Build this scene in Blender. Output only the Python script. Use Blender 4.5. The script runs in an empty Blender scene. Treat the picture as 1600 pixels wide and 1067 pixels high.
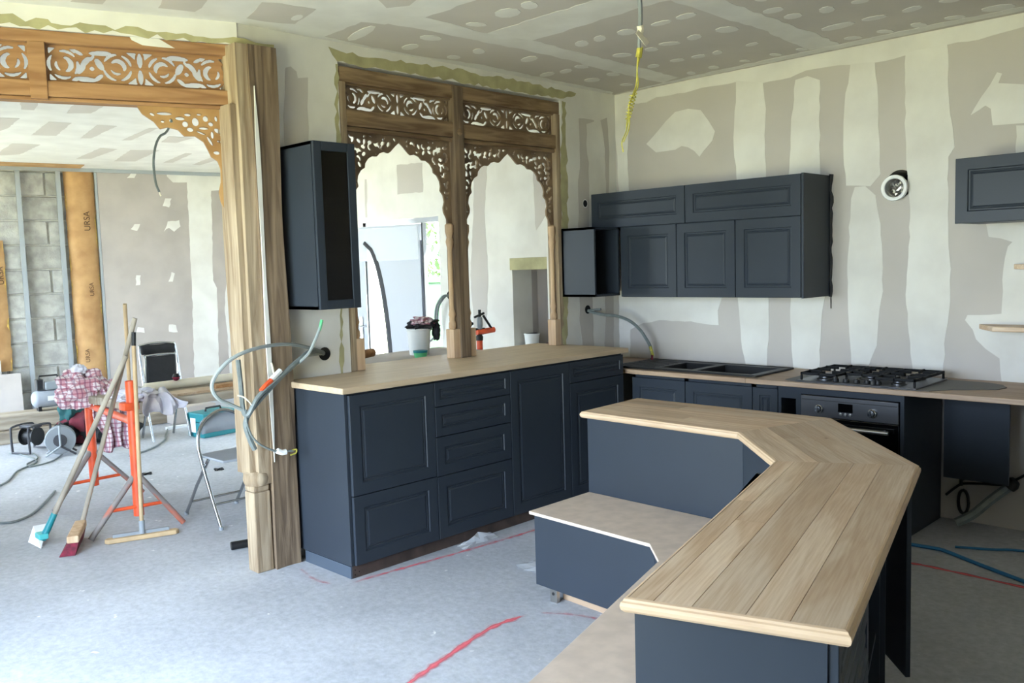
import bpy, bmesh, math, random
import numpy as np
from mathutils import Matrix, Vector, noise as mnoise

# ------------------------------------------------------------------ camera, world, sun, exposure
scene = bpy.context.scene
COL = scene.collection
PI = math.pi
random.seed(7)

cam_d = bpy.data.cameras.new('camera')
cam_d.sensor_fit = 'HORIZONTAL'; cam_d.sensor_width = 36.0
cam_d.lens = 1363.72 / 1600 * 36.0
cam_d.clip_start = 0.05; cam_d.clip_end = 400
cam = bpy.data.objects.new('camera', cam_d); COL.objects.link(cam)
cam.matrix_world = Matrix(((0.71127686, -0.03918845, 0.7018187, 4.4843),
                           (0.70228061, 0.08192746, -0.7071703, -5.7927),
                           (-0.02978532, 0.99586754, 0.0857944, 1.6806),
                           (0, 0, 0, 1)))
scene.camera = cam

world = bpy.data.worlds.new('sky'); scene.world = world
world.use_nodes = True
bg = world.node_tree.nodes['Background']
bg.inputs['Color'].default_value = (0.66, 0.81, 1.0, 1)
bg.inputs['Strength'].default_value = 6.0

sun_d = bpy.data.lights.new('sun', 'SUN'); sun_d.energy = 22.0; sun_d.angle = 0.01
sun_d.color = (1.0, 0.95, 0.84)
sun = bpy.data.objects.new('sun', sun_d); COL.objects.link(sun)
sun.rotation_euler = Vector((-0.45, -0.5, -0.95)).to_track_quat('-Z', 'Y').to_euler()

vs = scene.view_settings
vs.view_transform = 'Standard'; vs.look = 'None'; vs.gamma = 1.0; vs.use_curve_mapping = False
vs.exposure = 1.95
scene.cycles.use_denoising = True
scene.cycles.max_bounces = 10
scene.cycles.diffuse_bounces = 6
scene.cycles.sample_clamp_indirect = 8.0

FRONT_Y = -6.4
CEIL = 3.05
# daylight openings in the wall behind the camera: (x0, x1, z0, z1)
SIDE_Y = -5.75                                    # the far room is shallower
OPENINGS = [(-7.7, -4.1, 0.05, 2.8, SIDE_Y), (-0.1, 3.2, 0.05, 2.5, FRONT_Y)]
for (a, b, c, d, fy) in OPENINGS:                     # light portals: they only guide sampling of the sky
    ld = bpy.data.lights.new('window_portal', 'AREA'); ld.shape = 'RECTANGLE'
    ld.size = b - a; ld.size_y = d - c
    ld.cycles.is_portal = True
    lo = bpy.data.objects.new('window_portal', ld); COL.objects.link(lo)
    lo.location = ((a + b) / 2, fy - 0.02, (c + d) / 2)
    lo.rotation_euler = (PI / 2, 0, 0)            # local -Z looks along +Y, into the room

# ------------------------------------------------------------------ materials
def lin(c):
    return tuple(((x / 255) / 12.92 if x / 255 <= .04045 else ((x / 255 + .055) / 1.055) ** 2.4) for x in c) + (1,)

MATS = {}
def mat(name, rgb, rough=.6, metal=0., var=0., scale=6., rgb2=None, bump=0., bscale=None, stretch=(1, 1, 1),
        spec=.5, trans=0., rand=0., detail=5., lo=.35, hi=.65, dist=0., coat=0.):
    m = bpy.data.materials.new(name); m.use_nodes = True; MATS[name] = m
    nt = m.node_tree; N = nt.nodes; L = nt.links
    p = N['Principled BSDF']
    p.inputs['Roughness'].default_value = rough
    p.inputs['Metallic'].default_value = metal
    p.inputs['Specular IOR Level'].default_value = spec
    p.inputs['Transmission Weight'].default_value = trans
    p.inputs['Coat Weight'].default_value = coat
    p.inputs['Base Color'].default_value = lin(rgb)
    if rgb2 is None and var > 0:
        rgb2 = tuple(max(0, min(255, c * (1 - var))) for c in rgb)
    if rgb2 is not None or bump > 0 or rand > 0:
        tc = N.new('ShaderNodeTexCoord'); mp = N.new('ShaderNodeMapping')
        mp.inputs['Scale'].default_value = stretch
        L.new(tc.outputs['Object'], mp.inputs['Vector'])
        vec = mp.outputs['Vector']
        if rand > 0:
            oi = N.new('ShaderNodeObjectInfo')
            add = N.new('ShaderNodeVectorMath'); add.operation = 'ADD'
            mul = N.new('ShaderNodeMath'); mul.operation = 'MULTIPLY'; mul.inputs[1].default_value = 37.
            L.new(oi.outputs['Random'], mul.inputs[0])
            L.new(vec, add.inputs[0]); L.new(mul.outputs[0], add.inputs[1])
            vec = add.outputs[0]
        nz = N.new('ShaderNodeTexNoise'); nz.inputs['Scale'].default_value = scale
        nz.inputs['Detail'].default_value = detail; nz.inputs['Distortion'].default_value = dist
        L.new(vec, nz.inputs['Vector'])
        col = None
        if rgb2 is not None:
            cr = N.new('ShaderNodeValToRGB')
            cr.color_ramp.elements[0].position = lo; cr.color_ramp.elements[1].position = hi
            cr.color_ramp.elements[0].color = lin(rgb2); cr.color_ramp.elements[1].color = lin(rgb)
            L.new(nz.outputs['Fac'], cr.inputs['Fac']); col = cr.outputs['Color']
        if rand > 0:
            hs = N.new('ShaderNodeHueSaturation')
            mr = N.new('ShaderNodeMapRange'); mr.inputs['To Min'].default_value = 1 - rand; mr.inputs['To Max'].default_value = 1 + rand
            L.new(oi.outputs['Random'], mr.inputs['Value']); L.new(mr.outputs[0], hs.inputs['Value'])
            if col is not None: L.new(col, hs.inputs['Color'])
            else: hs.inputs['Color'].default_value = lin(rgb)
            col = hs.outputs['Color']
        if col is not None: L.new(col, p.inputs['Base Color'])
        if bump > 0:
            bp = N.new('ShaderNodeBump'); bp.inputs['Strength'].default_value = bump; bp.inputs['Distance'].default_value = .01
            src = nz
            if bscale:
                src = N.new('ShaderNodeTexNoise'); src.inputs['Scale'].default_value = bscale; src.inputs['Detail'].default_value = 6
                L.new(vec, src.inputs['Vector'])
            L.new(src.outputs['Fac'], bp.inputs['Height']); L.new(bp.outputs['Normal'], p.inputs['Normal'])
    return m

mat('cabinet', (50, 56, 64), .38, var=.04, scale=3, spec=.18)
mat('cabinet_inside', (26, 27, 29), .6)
mat('plinth_brown', (84, 68, 60), .7, rgb2=(58, 46, 41), scale=9, bump=.2)
mat('plinth_blue', (70, 80, 92), .4)
mat('board', (190, 184, 177), .9, var=.05, scale=1.6, bump=.02, bscale=60)
mat('filler', (220, 218, 211), .9, rgb2=(208, 205, 198), scale=3.5, bump=.05, bscale=25)
mat('filler_warm', (226, 218, 196), .9, rgb2=(214, 205, 182), scale=3.5, bump=.05, bscale=25)
mat('green_board', (176, 170, 130), .9, var=.12, scale=8)
mat('ceiling_board', (196, 189, 180), .9, var=.05, scale=1.4)
mat('outer_wall', (205, 200, 190), .9)
mat('oak_edge', (200, 174, 144), .55, rgb2=(182, 154, 124), scale=6, stretch=(1, 1, 6), lo=.3, hi=.7)
mat('oak_bar', (208, 186, 156), .5, rgb2=(190, 166, 136), scale=3.0, stretch=(9, .7, 9), rand=.05, dist=.8, lo=.3, hi=.65)
mat('counter', (176, 150, 124), .5, rgb2=(156, 128, 102), scale=3, stretch=(.7, 9, 9), dist=.8)
mat('seat_board', (204, 186, 170), .75, var=.07, scale=14, detail=8)
mat('old_wood', (146, 122, 92), .8, rgb2=(102, 78, 54), scale=3, stretch=(8, .8, 8), bump=.3, dist=1.0)
mat('old_wood_v', (138, 118, 95), .85, rgb2=(96, 79, 62), scale=2.4, stretch=(9, 9, .6), bump=.5, dist=1.2)
mat('weathered_v', (178, 160, 134), .85, rgb2=(134, 114, 90), scale=2.4, stretch=(9, 9, .7), bump=.4, dist=1.0)
mat('teak', (166, 126, 86), .7, rgb2=(138, 98, 62), scale=2.5, stretch=(1, 8, 8), bump=.2, dist=.8)
mat('teak_pale', (176, 138, 88), .75, rgb2=(142, 104, 60), scale=4, bump=.2)
mat('fret_wood', (140, 118, 92), .75, rgb2=(106, 84, 62), scale=5, bump=.25)
mat('raw_wood', (206, 178, 146), .8, rgb2=(182, 150, 116), scale=3, stretch=(9, 9, .8))
mat('grey_plank', (178, 168, 152), .85, rgb2=(136, 124, 108), scale=2.4, stretch=(7, .8, 7), bump=.3)
mat('black_composite', (24, 24, 26), .45, var=.2, scale=120)
mat('cast_iron', (13, 13, 14), .65, spec=.25)
mat('steel', (176, 174, 170), .3, metal=1.)
mat('steel_dark', (96, 96, 98), .34, metal=1.)
mat('galv', (176, 182, 186), .45, metal=.7)
mat('chrome', (176, 179, 182), .2, metal=1.)
mat('black_glass', (8, 8, 9), .06, spec=.6)
mat('black', (18, 18, 19), .55)
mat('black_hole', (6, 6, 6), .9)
mat('grey_sheet', (94, 91, 88), .6)
mat('white_plastic', (232, 232, 230), .4)
mat('grey_plastic', (142, 148, 152), .5)
mat('conduit', (118, 126, 124), .5, var=.12, scale=30)
mat('conduit_light', (150, 158, 156), .5)
mat('yellow_cable', (206, 196, 84), .6, var=.2, scale=40)
mat('tape', (232, 226, 206), .6)
mat('orange_paint', (232, 92, 48), .45, rgb2=(196, 74, 40), scale=9)
mat('leg_worn', (170, 100, 80), .6, rgb2=(128, 120, 116), scale=6, lo=.52, hi=.62)
mat('pole_wood', (168, 158, 142), .7, rgb2=(132, 122, 108), scale=8, stretch=(1, 1, .3))
mat('pole_tan', (196, 168, 128), .6, var=.1, scale=8)
mat('teal', (18, 122, 130), .45)
mat('teal_pale', (76, 176, 176), .5)
mat('crimson', (128, 26, 52), .8, var=.3, scale=40)
mat('grey_metal', (150, 156, 164), .45, var=.05)
mat('dark_fabric', (44, 44, 48), .85, var=.15, scale=30)
mat('red_fabric', (108, 30, 46), .9, var=.25, scale=12)
mat('green_fabric', (24, 74, 74), .9)
mat('black_fabric', (28, 29, 32), .9, var=.2, scale=20)
mat('white_cloth', (226, 224, 232), .9, rgb2=(196, 196, 208), scale=9)
mat('kraft', (186, 148, 100), .8, rgb2=(162, 122, 78), scale=5, bump=.35, bscale=9)
mat('print_dark', (78, 54, 34), .9)
mat('glasswool', (214, 176, 92), .95, var=.2, scale=30)
mat('block', (176, 174, 166), .95, rgb2=(146, 144, 138), scale=9, bump=.4, bscale=60, rand=.09)
mat('mortar', (196, 193, 184), .95, var=.1, scale=20, bump=.3)
mat('brick', (112, 80, 72), .9, var=.2, scale=12, rand=.15)
mat('lawn', (162, 158, 120), .95, rgb2=(140, 138, 100), scale=2)
mat('leaf', (52, 84, 24), .6, rand=.2)
mat('paving', (214, 208, 196), .9, var=.08, scale=3)
mat('door_white', (168, 172, 180), .4)
mat('dark_frame', (58, 58, 62), .5)
mat('blue_cable', (36, 110, 160), .5)
mat('red_paint', (214, 58, 62), .9)
mat('board_grey', (176, 168, 161), .85, var=.06, scale=3)
mat('plastic_film', (226, 232, 240), .25, trans=.6, spec=.6)
mat('bucket_white', (226, 228, 228), .5)
mat('timber_end', (120, 96, 72), .85, rgb2=(90, 70, 50), scale=10, bump=.3)
mat('green_plastic', (96, 196, 132), .5)
mat('tank_green', (40, 86, 52), .5)

def glass_mat(name, tint, rough=0.02, spec=.5):
    m = bpy.data.materials.new(name); m.use_nodes = True; MATS[name] = m
    nt = m.node_tree; N = nt.nodes; L = nt.links
    for n in list(N):
        if n.type != 'OUTPUT_MATERIAL': N.remove(n)
    out = [n for n in N if n.type == 'OUTPUT_MATERIAL'][0]
    tr = N.new('ShaderNodeBsdfTransparent'); tr.inputs['Color'].default_value = tint
    gl = N.new('ShaderNodeBsdfGlossy'); gl.inputs['Roughness'].default_value = rough
    fr = N.new('ShaderNodeFresnel'); ge = N.new('ShaderNodeNewGeometry'); mr = N.new('ShaderNodeMapRange')
    mr.inputs['To Min'].default_value = 1.5; mr.inputs['To Max'].default_value = 1 / 1.5      # thin pane: both faces reflect alike
    L.new(ge.outputs['Backfacing'], mr.inputs['Value']); L.new(mr.outputs[0], fr.inputs['IOR'])
    mx = N.new('ShaderNodeMixShader')
    L.new(fr.outputs[0], mx.inputs[0]); L.new(tr.outputs[0], mx.inputs[1]); L.new(gl.outputs[0], mx.inputs[2])
    L.new(mx.outputs[0], out.inputs['Surface'])
    return m
glass_mat('clear_glass', (.95, .97, .96, 1))
glass_mat('smoke_glass', (.10, .10, .10, 1))
glass_mat('frosted', (.80, .88, .86, 1), .3)
def film_mat():
    m = mat('film', (236, 240, 246), .3)
    nt = m.node_tree; N = nt.nodes; L = nt.links
    out = [n for n in N if n.type == 'OUTPUT_MATERIAL'][0]
    tr = N.new('ShaderNodeBsdfTransparent'); mx = N.new('ShaderNodeMixShader'); mx.inputs[0].default_value = .30
    L.new(tr.outputs[0], mx.inputs[1]); L.new(N['Principled BSDF'].outputs[0], mx.inputs[2]); L.new(mx.outputs[0], out.inputs['Surface'])
film_mat()

def oak_mat():
    m = mat('oak', (206, 179, 149), .5)
    nt = m.node_tree; N = nt.nodes; L = nt.links; p = N['Principled BSDF']
    tc = N.new('ShaderNodeTexCoord'); oi = N.new('ShaderNodeObjectInfo')
    off = N.new('ShaderNodeVectorMath'); off.operation = 'ADD'
    sc = N.new('ShaderNodeMath'); sc.operation = 'MULTIPLY'; sc.inputs[1].default_value = 53.
    L.new(oi.outputs['Random'], sc.inputs[0]); L.new(tc.outputs['Object'], off.inputs[0]); L.new(sc.outputs[0], off.inputs[1])
    def mapped(s):
        mp = N.new('ShaderNodeMapping'); mp.inputs['Scale'].default_value = s; L.new(off.outputs[0], mp.inputs['Vector']); return mp
    def ramp(src, a, b_, c0, c1):
        r = N.new('ShaderNodeValToRGB'); r.color_ramp.elements[0].position = a; r.color_ramp.elements[1].position = b_
        r.color_ramp.elements[0].color = c0; r.color_ramp.elements[1].color = c1; L.new(src, r.inputs['Fac']); return r
    n1 = N.new('ShaderNodeTexNoise'); n1.inputs['Scale'].default_value = 2.2; n1.inputs['Detail'].default_value = 3; n1.inputs['Distortion'].default_value = .8
    L.new(mapped((.42, 3.6, 3.6)).outputs[0], n1.inputs['Vector'])
    wv = N.new('ShaderNodeMath'); wv.operation = 'MULTIPLY'; wv.inputs[1].default_value = 24.      # growth rings: contour bands of the noise
    L.new(n1.outputs['Fac'], wv.inputs[0]); sn = N.new('ShaderNodeMath'); sn.operation = 'SINE'; L.new(wv.outputs[0], sn.inputs[0])
    mrg = N.new('ShaderNodeMapRange'); mrg.inputs['From Min'].default_value = -1; L.new(sn.outputs[0], mrg.inputs['Value'])
    base = ramp(n1.outputs['Fac'], .3, .7, lin((202, 176, 148)), lin((224, 203, 178)))
    ring = ramp(mrg.outputs[0], .0, .8, lin((228, 214, 198)), lin((255, 255, 255)))
    n2 = N.new('ShaderNodeTexNoise'); n2.inputs['Scale'].default_value = 12; n2.inputs['Detail'].default_value = 6
    L.new(mapped((.5, 12, 12)).outputs[0], n2.inputs['Vector'])
    fine = ramp(n2.outputs['Fac'], .3, .65, lin((226, 214, 200)), lin((255, 255, 255)))
    def mul(a, b_, f):
        x = N.new('ShaderNodeMix'); x.data_type = 'RGBA'; x.blend_type = 'MULTIPLY'; x.inputs[0].default_value = f
        L.new(a, x.inputs[6]); L.new(b_, x.inputs[7]); return x.outputs[2]
    c = mul(mul(base.outputs[0], ring.outputs[0], .5), fine.outputs[0], .8)
    vo = N.new('ShaderNodeTexVoronoi'); vo.inputs['Scale'].default_value = 2.6; L.new(mapped((1, 2.2, 2.2)).outputs[0], vo.inputs['Vector'])
    kn = ramp(vo.outputs['Distance'], .02, .055, lin((150, 116, 86)), (1, 1, 1, 1))
    c = mul(c, kn.outputs[0], .75)
    hs = N.new('ShaderNodeHueSaturation'); mr = N.new('ShaderNodeMapRange'); mr.inputs['To Min'].default_value = .76; mr.inputs['To Max'].default_value = 1.16
    L.new(oi.outputs['Random'], mr.inputs['Value']); L.new(mr.outputs[0], hs.inputs['Value']); L.new(c, hs.inputs['Color'])
    L.new(hs.outputs['Color'], p.inputs['Base Color'])
oak_mat()

def floor_mat():
    m = mat('concrete', (196, 197, 200), .8)
    nt = m.node_tree; N = nt.nodes; L = nt.links; p = N['Principled BSDF']
    tc = N.new('ShaderNodeTexCoord')
    def nz(s, d=6, r=.55):
        n = N.new('ShaderNodeTexNoise'); n.inputs['Scale'].default_value = s; n.inputs['Detail'].default_value = d
        n.inputs['Roughness'].default_value = r
        L.new(tc.outputs['Object'], n.inputs['Vector']); return n
    def ramp(src, a, b, c0, c1):
        r = N.new('ShaderNodeValToRGB'); r.color_ramp.elements[0].position = a; r.color_ramp.elements[1].position = b
        r.color_ramp.elements[0].color = c0; r.color_ramp.elements[1].color = c1
        L.new(src.outputs['Fac'], r.inputs['Fac']); return r
    base = ramp(nz(1.1), .3, .7, lin((172, 175, 182)), lin((200, 203, 210)))
    fine = ramp(nz(26, 8, .7), .3, .75, lin((206, 206, 206)), lin((255, 255, 255)))
    mul = N.new('ShaderNodeMix'); mul.data_type = 'RGBA'; mul.blend_type = 'MULTIPLY'; mul.inputs[0].default_value = .8
    L.new(base.outputs[0], mul.inputs[6]); L.new(fine.outputs[0], mul.inputs[7])
    drops = ramp(nz(9, 3, .6), .70, .74, (0, 0, 0, 1), (1, 1, 1, 1))     # splashes of plaster on the slab
    mx = N.new('ShaderNodeMix'); mx.data_type = 'RGBA'
    L.new(drops.outputs[0], mx.inputs[0]); L.new(mul.outputs[2], mx.inputs[6]); mx.inputs[7].default_value = lin((232, 231, 228))
    L.new(mx.outputs[2], p.inputs['Base Color'])
    b = N.new('ShaderNodeBump'); b.inputs['Strength'].default_value = .25; b.inputs['Distance'].default_value = .01
    L.new(fine.outputs[0], b.inputs['Height']); L.new(b.outputs[0], p.inputs['Normal'])
floor_mat()

def plaid_mat():
    m = mat('plaid', (226, 214, 218), .9)
    nt = m.node_tree; N = nt.nodes; L = nt.links; p = N['Principled BSDF']
    tc = N.new('ShaderNodeTexCoord')
    cols = []
    prev = None
    for axis, rgb in (('X', (176, 66, 88)), ('Z', (150, 60, 90)), ('Y', (120, 70, 100))):
        w = N.new('ShaderNodeTexWave'); w.bands_direction = axis; w.inputs['Scale'].default_value = 9.; w.inputs['Distortion'].default_value = 1.5
        L.new(tc.outputs['Object'], w.inputs['Vector'])
        r = N.new('ShaderNodeValToRGB'); r.color_ramp.elements[0].position = .72; r.color_ramp.elements[1].position = .8
        L.new(w.outputs['Fac'], r.inputs['Fac'])
        mx = N.new('ShaderNodeMix'); mx.data_type = 'RGBA'
        sc = N.new('ShaderNodeMath'); sc.operation = 'MULTIPLY'; sc.inputs[1].default_value = .6
        L.new(r.outputs[0], sc.inputs[0]); L.new(sc.outputs[0], mx.inputs[0])
        if prev is None: mx.inputs[6].default_value = lin((228, 216, 220))
        else: L.new(prev, mx.inputs[6])
        mx.inputs[7].default_value = lin(rgb); prev = mx.outputs[2]
    L.new(prev, p.inputs['Base Color'])
plaid_mat()

def chalk_mat():
    m = mat('red_chalk', (224, 100, 110), .95)
    nt = m.node_tree; N = nt.nodes; L = nt.links
    p = N['Principled BSDF']; out = [n for n in N if n.type == 'OUTPUT_MATERIAL'][0]
    tc = N.new('ShaderNodeTexCoord')
    n = N.new('ShaderNodeTexNoise'); n.inputs['Scale'].default_value = 14; n.inputs['Detail'].default_value = 8
    L.new(tc.outputs['Object'], n.inputs['Vector'])
    at = N.new('ShaderNodeAttribute'); at.attribute_name = 'fade'
    add = N.new('ShaderNodeMath'); add.operation = 'MULTIPLY_ADD'
    L.new(n.outputs['Fac'], add.inputs[0]); add.inputs[1].default_value = 1.1; add.inputs[2].default_value = -1.05
    a2 = N.new('ShaderNodeMath'); a2.operation = 'MULTIPLY_ADD'; a2.inputs[1].default_value = 1.25
    L.new(at.outputs['Fac'], a2.inputs[0]); L.new(add.outputs[0], a2.inputs[2]); a2.use_clamp = True
    tr = N.new('ShaderNodeBsdfTransparent'); mx = N.new('ShaderNodeMixShader')
    L.new(a2.outputs[0], mx.inputs[0]); L.new(tr.outputs[0], mx.inputs[1]); L.new(p.outputs[0], mx.inputs[2])
    L.new(mx.outputs[0], out.inputs['Surface'])
chalk_mat()

# ------------------------------------------------------------------ mesh helpers
WM = {}                                          # world matrix of every object made here
def link(o, parent, W):
    COL.objects.link(o); WM[o.name] = W
    if parent is not None:
        o.parent = parent
        o.matrix_basis = WM[parent.name].inverted() @ W
    else:
        o.matrix_basis = W
    return o

def tag(o, label=None, cat=None, group=None, kind=None):
    if label: o['label'] = label
    if cat: o['category'] = cat
    if group: o['group'] = group
    if kind: o['kind'] = kind
    return o

def thing(name, label, cat, loc=(0, 0, 0), group=None, kind=None):
    o = bpy.data.objects.new(name, None); o.empty_display_size = .1
    link(o, None, Matrix.Translation(loc))
    return tag(o, label, cat, group, kind)

def T(x, y, z): return Matrix.Translation((x, y, z))
def RZ(a): return Matrix.Rotation(a, 4, 'Z')
def RX(a): return Matrix.Rotation(a, 4, 'X')
def RY(a): return Matrix.Rotation(a, 4, 'Y')

class MB:
    def __init__(self): self.v = []; self.f = []
    def add(self, vs, fs):
        k = len(self.v); self.v += [tuple(p) for p in vs]; self.f += [tuple(i + k for i in f) for f in fs]; return self
    def box(self, x0, x1, y0, y1, z0, z1, m=None):
        vs = [(x0, y0, z0), (x1, y0, z0), (x1, y1, z0), (x0, y1, z0), (x0, y0, z1), (x1, y0, z1), (x1, y1, z1), (x0, y1, z1)]
        if m is not None: vs = [m @ Vector(p) for p in vs]
        return self.add(vs, [(3, 2, 1, 0), (4, 5, 6, 7), (0, 1, 5, 4), (1, 2, 6, 5), (2, 3, 7, 6), (3, 0, 4, 7)])
    def prism(self, poly, z0, z1, m=None):
        a = sum(poly[i][0] * poly[(i + 1) % len(poly)][1] - poly[(i + 1) % len(poly)][0] * poly[i][1] for i in range(len(poly)))
        if a < 0: poly = poly[::-1]
        n = len(poly)
        vs = [(p[0], p[1], z0) for p in poly] + [(p[0], p[1], z1) for p in poly]
        if m is not None: vs = [m @ Vector(p) for p in vs]
        fs = [tuple(range(n))[::-1], tuple(range(n, 2 * n))] + [(i, (i + 1) % n, n + (i + 1) % n, n + i) for i in range(n)]
        return self.add(vs, fs)
    def tube(self, pts, r, n=8, caps=True):
        pts = [Vector(p) for p in pts]; k = len(pts)
        rs = list(r) if isinstance(r, (list, tuple)) else [r] * k
        t = []
        for i in range(k):
            d = pts[min(i + 1, k - 1)] - pts[max(i - 1, 0)]
            t.append(d.normalized() if d.length > 1e-9 else Vector((0, 0, 1)))
        up = Vector((0, 0, 1)) if abs(t[0].z) < .9 else Vector((1, 0, 0))
        nn = t[0].cross(up).normalized(); vs = []
        for i in range(k):
            nn = (nn - t[i] * nn.dot(t[i]))
            nn = nn.normalized() if nn.length > 1e-6 else t[i].orthogonal().normalized()
            b = t[i].cross(nn)
            for j in range(n):
                a = 2 * PI * j / n
                vs.append(pts[i] + (nn * math.cos(a) + b * math.sin(a)) * rs[i])
        fs = []
        for i in range(k - 1):
            for j in range(n):
                fs.append((i * n + j, i * n + (j + 1) % n, (i + 1) * n + (j + 1) % n, (i + 1) * n + j))
        if caps: fs += [tuple(range(n))[::-1], tuple(range((k - 1) * n, k * n))]
        return self.add(vs, fs)
    def lathe(self, prof, m=None, n=20):
        vs = []; fs = []; k = len(prof)
        for (r, z) in prof:
            for j in range(n):
                a = 2 * PI * j / n; vs.append((r * math.cos(a), r * math.sin(a), z))
        for i in range(k - 1):
            for j in range(n):
                fs.append((i * n + j, i * n + (j + 1) % n, (i + 1) * n + (j + 1) % n, (i + 1) * n + j))
        fs += [tuple(range(n))[::-1], tuple(range((k - 1) * n, k * n))]
        if m is not None: vs = [m @ Vector(p) for p in vs]
        return self.add(vs, fs)
    def build(self, name, material, parent=None, smooth=False, bevel=0., W=None, label=None, cat=None, group=None, kind=None, center=True, seg=2):
        """vertices are in the frame W (world when None)"""
        v = [Vector(p) for p in self.v]
        if W is None: W = Matrix.Identity(4)
        if center:
            lo = Vector((min(p[i] for p in v) for i in range(3))); hi = Vector((max(p[i] for p in v) for i in range(3)))
            c = (lo + hi) / 2
            if parent is None: c.z = lo.z
            v = [p - c for p in v]; W = W @ Matrix.Translation(c)
        me = bpy.data.meshes.new(name); me.from_pydata(v, [], self.f); me.update()
        me.materials.append(MATS[material])
        if smooth: me.polygons.foreach_set('use_smooth', [True] * len(me.polygons))
        o = bpy.data.objects.new(name, me); link(o, parent, W)
        if bevel > 0:
            bv = o.modifiers.new('bevel', 'BEVEL'); bv.width = bevel; bv.segments = seg; bv.limit_method = 'ANGLE'; bv.angle_limit = .6
        if smooth:
            try: me.set_sharp_from_angle(angle=.7)
            except Exception: pass
        return tag(o, label, cat, group, kind)

def box(name, dims, material, parent=None, bevel=.0, W=None, **k):
    return MB().box(*dims).build(name, material, parent, bevel=bevel, W=W, **k)

def smooth_path(pts, n=6):
    """Catmull-Rom through the points"""
    P = [Vector(p) for p in pts]; P = [P[0] * 2 - P[1]] + P + [P[-1] * 2 - P[-2]]
    out = []
    for i in range(1, len(P) - 2):
        for k in range(n):
            t = k / n; a, b, c, d = P[i - 1:i + 3]
            out.append(.5 * ((2 * b) + (c - a) * t + (2 * a - 5 * b + 4 * c - d) * t * t + (3 * b - a - 3 * c + d) * t ** 3))
    out.append(P[-2]); return out

def cable(name, pts, r, material, parent=None, n=7, k=6, **kw):
    return MB().tube(smooth_path(pts, k), r, n).build(name, material, parent, smooth=True, **kw)

def patch(parent, pts, normal, material, name='filler_patch', off=.0012, rag=.006, sub=.06, seed=0):
    """a skin of plaster on a wall: an outline given in world coordinates, with a ragged edge"""
    n = Vector(normal).normalized(); P = [Vector(p) for p in pts]; out = []
    rnd = random.Random(seed + len(pts) * 31 + int(P[0].y * 1000))
    m = len(P)
    for i in range(m):
        a, b = P[i], P[(i + 1) % m]; d = (b - a); L_ = d.length
        if L_ < 1e-6: continue
        k = max(1, int(L_ / sub)); side = n.cross(d.normalized())
        for j in range(k):
            q = a + d * (j / k)
            if j > 0: q = q + side * rnd.uniform(-rag, rag)
            out.append(q)
    k = len(out)
    vs = [p + n * off for p in out] + [p - n * .0005 for p in out]
    area = Vector((0, 0, 0))
    for i in range(k): area += out[i].cross(out[(i + 1) % k])
    top = tuple(range(k)) if area.dot(n) > 0 else tuple(range(k))[::-1]
    sides = [(i, k + i, k + (i + 1) % k, (i + 1) % k) for i in range(k)]
    if area.dot(n) <= 0: sides = [s[::-1] for s in sides]
    return MB().add(vs, [top] + sides).build(name, material, parent)

def ellipse_pts(c, ax, ay, n=10):
    c = Vector(c); ax = Vector(ax); ay = Vector(ay)
    return [c + ax * math.cos(2 * PI * i / n) + ay * math.sin(2 * PI * i / n) for i in range(n)]

def front(name, w, h, W, material='cabinet', parent=None, t=.02, fr=None, **k):
    """framed cabinet front; local x 0..w, z 0..h, the face looks along local -y"""
    f = fr if fr is not None else min(.066, h * .27, w * .27)
    rings = [(0, 0), (0, -t + .002), (.002, -t), (f, -t), (f + .004, -t + .007), (f + .012, -t + .007), (f + .016, -t + .004),
             (f + .020, -t + .007), (f + .030, -t + .002)]
    vs = []; fs = []
    for (i, y) in rings: vs += [(i, y, i), (w - i, y, i), (w - i, y, h - i), (i, y, h - i)]
    for a in range(len(rings) - 1):
        for j in range(4):
            fs.append((a * 4 + j, a * 4 + (j + 1) % 4, a * 4 + 4 + (j + 1) % 4, a * 4 + 4 + j))
    e = (len(rings) - 1) * 4
    fs += [(e, e + 1, e + 2, e + 3), (3, 2, 1, 0)]
    return MB().add(vs, fs).build(name, material, parent, W=W, **k)

def carcass(x0, x1, y0, y1, z0, z1, t=.018, open_side=None):
    """five-sided cabinet box; open_side is one of '+x', '-y' ..."""
    b = MB()
    S = {'-x': (x0, x0 + t, y0, y1, z0, z1), '+x': (x1 - t, x1, y0, y1, z0, z1), '-y': (x0, x1, y0, y0 + t, z0, z1),
         '+y': (x0, x1, y1 - t, y1, z0, z1), '-z': (x0, x1, y0, y1, z0, z0 + t), '+z': (x0, x1, y0, y1, z1 - t, z1)}
    for s, d in S.items():
        if s != open_side: b.box(*d)
    return b

# signed distance of a polygon on a grid (positive inside)
def poly_field(poly, X, Y):
    P = np.array(poly, float); d = np.full(X.shape, 1e9); inside = np.zeros(X.shape, bool)
    for i in range(len(P)):
        a = P[i]; b = P[(i + 1) % len(P)]; e = b - a
        t = np.clip(((X - a[0]) * e[0] + (Y - a[1]) * e[1]) / max(e @ e, 1e-12), 0, 1)
        d = np.minimum(d, np.hypot(X - a[0] - t * e[0], Y - a[1] - t * e[1]))
        c = ((a[1] > Y) != (b[1] > Y)) & (X < (b[0] - a[0]) * (Y - a[1]) / ((b[1] - a[1]) or 1e-12) + a[0])
        inside ^= c
    return np.where(inside, d, -d)
def ell_field(cx, cy, rx, ry, ang, X, Y):
    c, s = math.cos(ang), math.sin(ang); dx = X - cx; dy = Y - cy
    u = (dx * c + dy * s) / rx; v = (-dx * s + dy * c) / ry
    return (1 - np.hypot(u, v)) * min(rx, ry)
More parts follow.
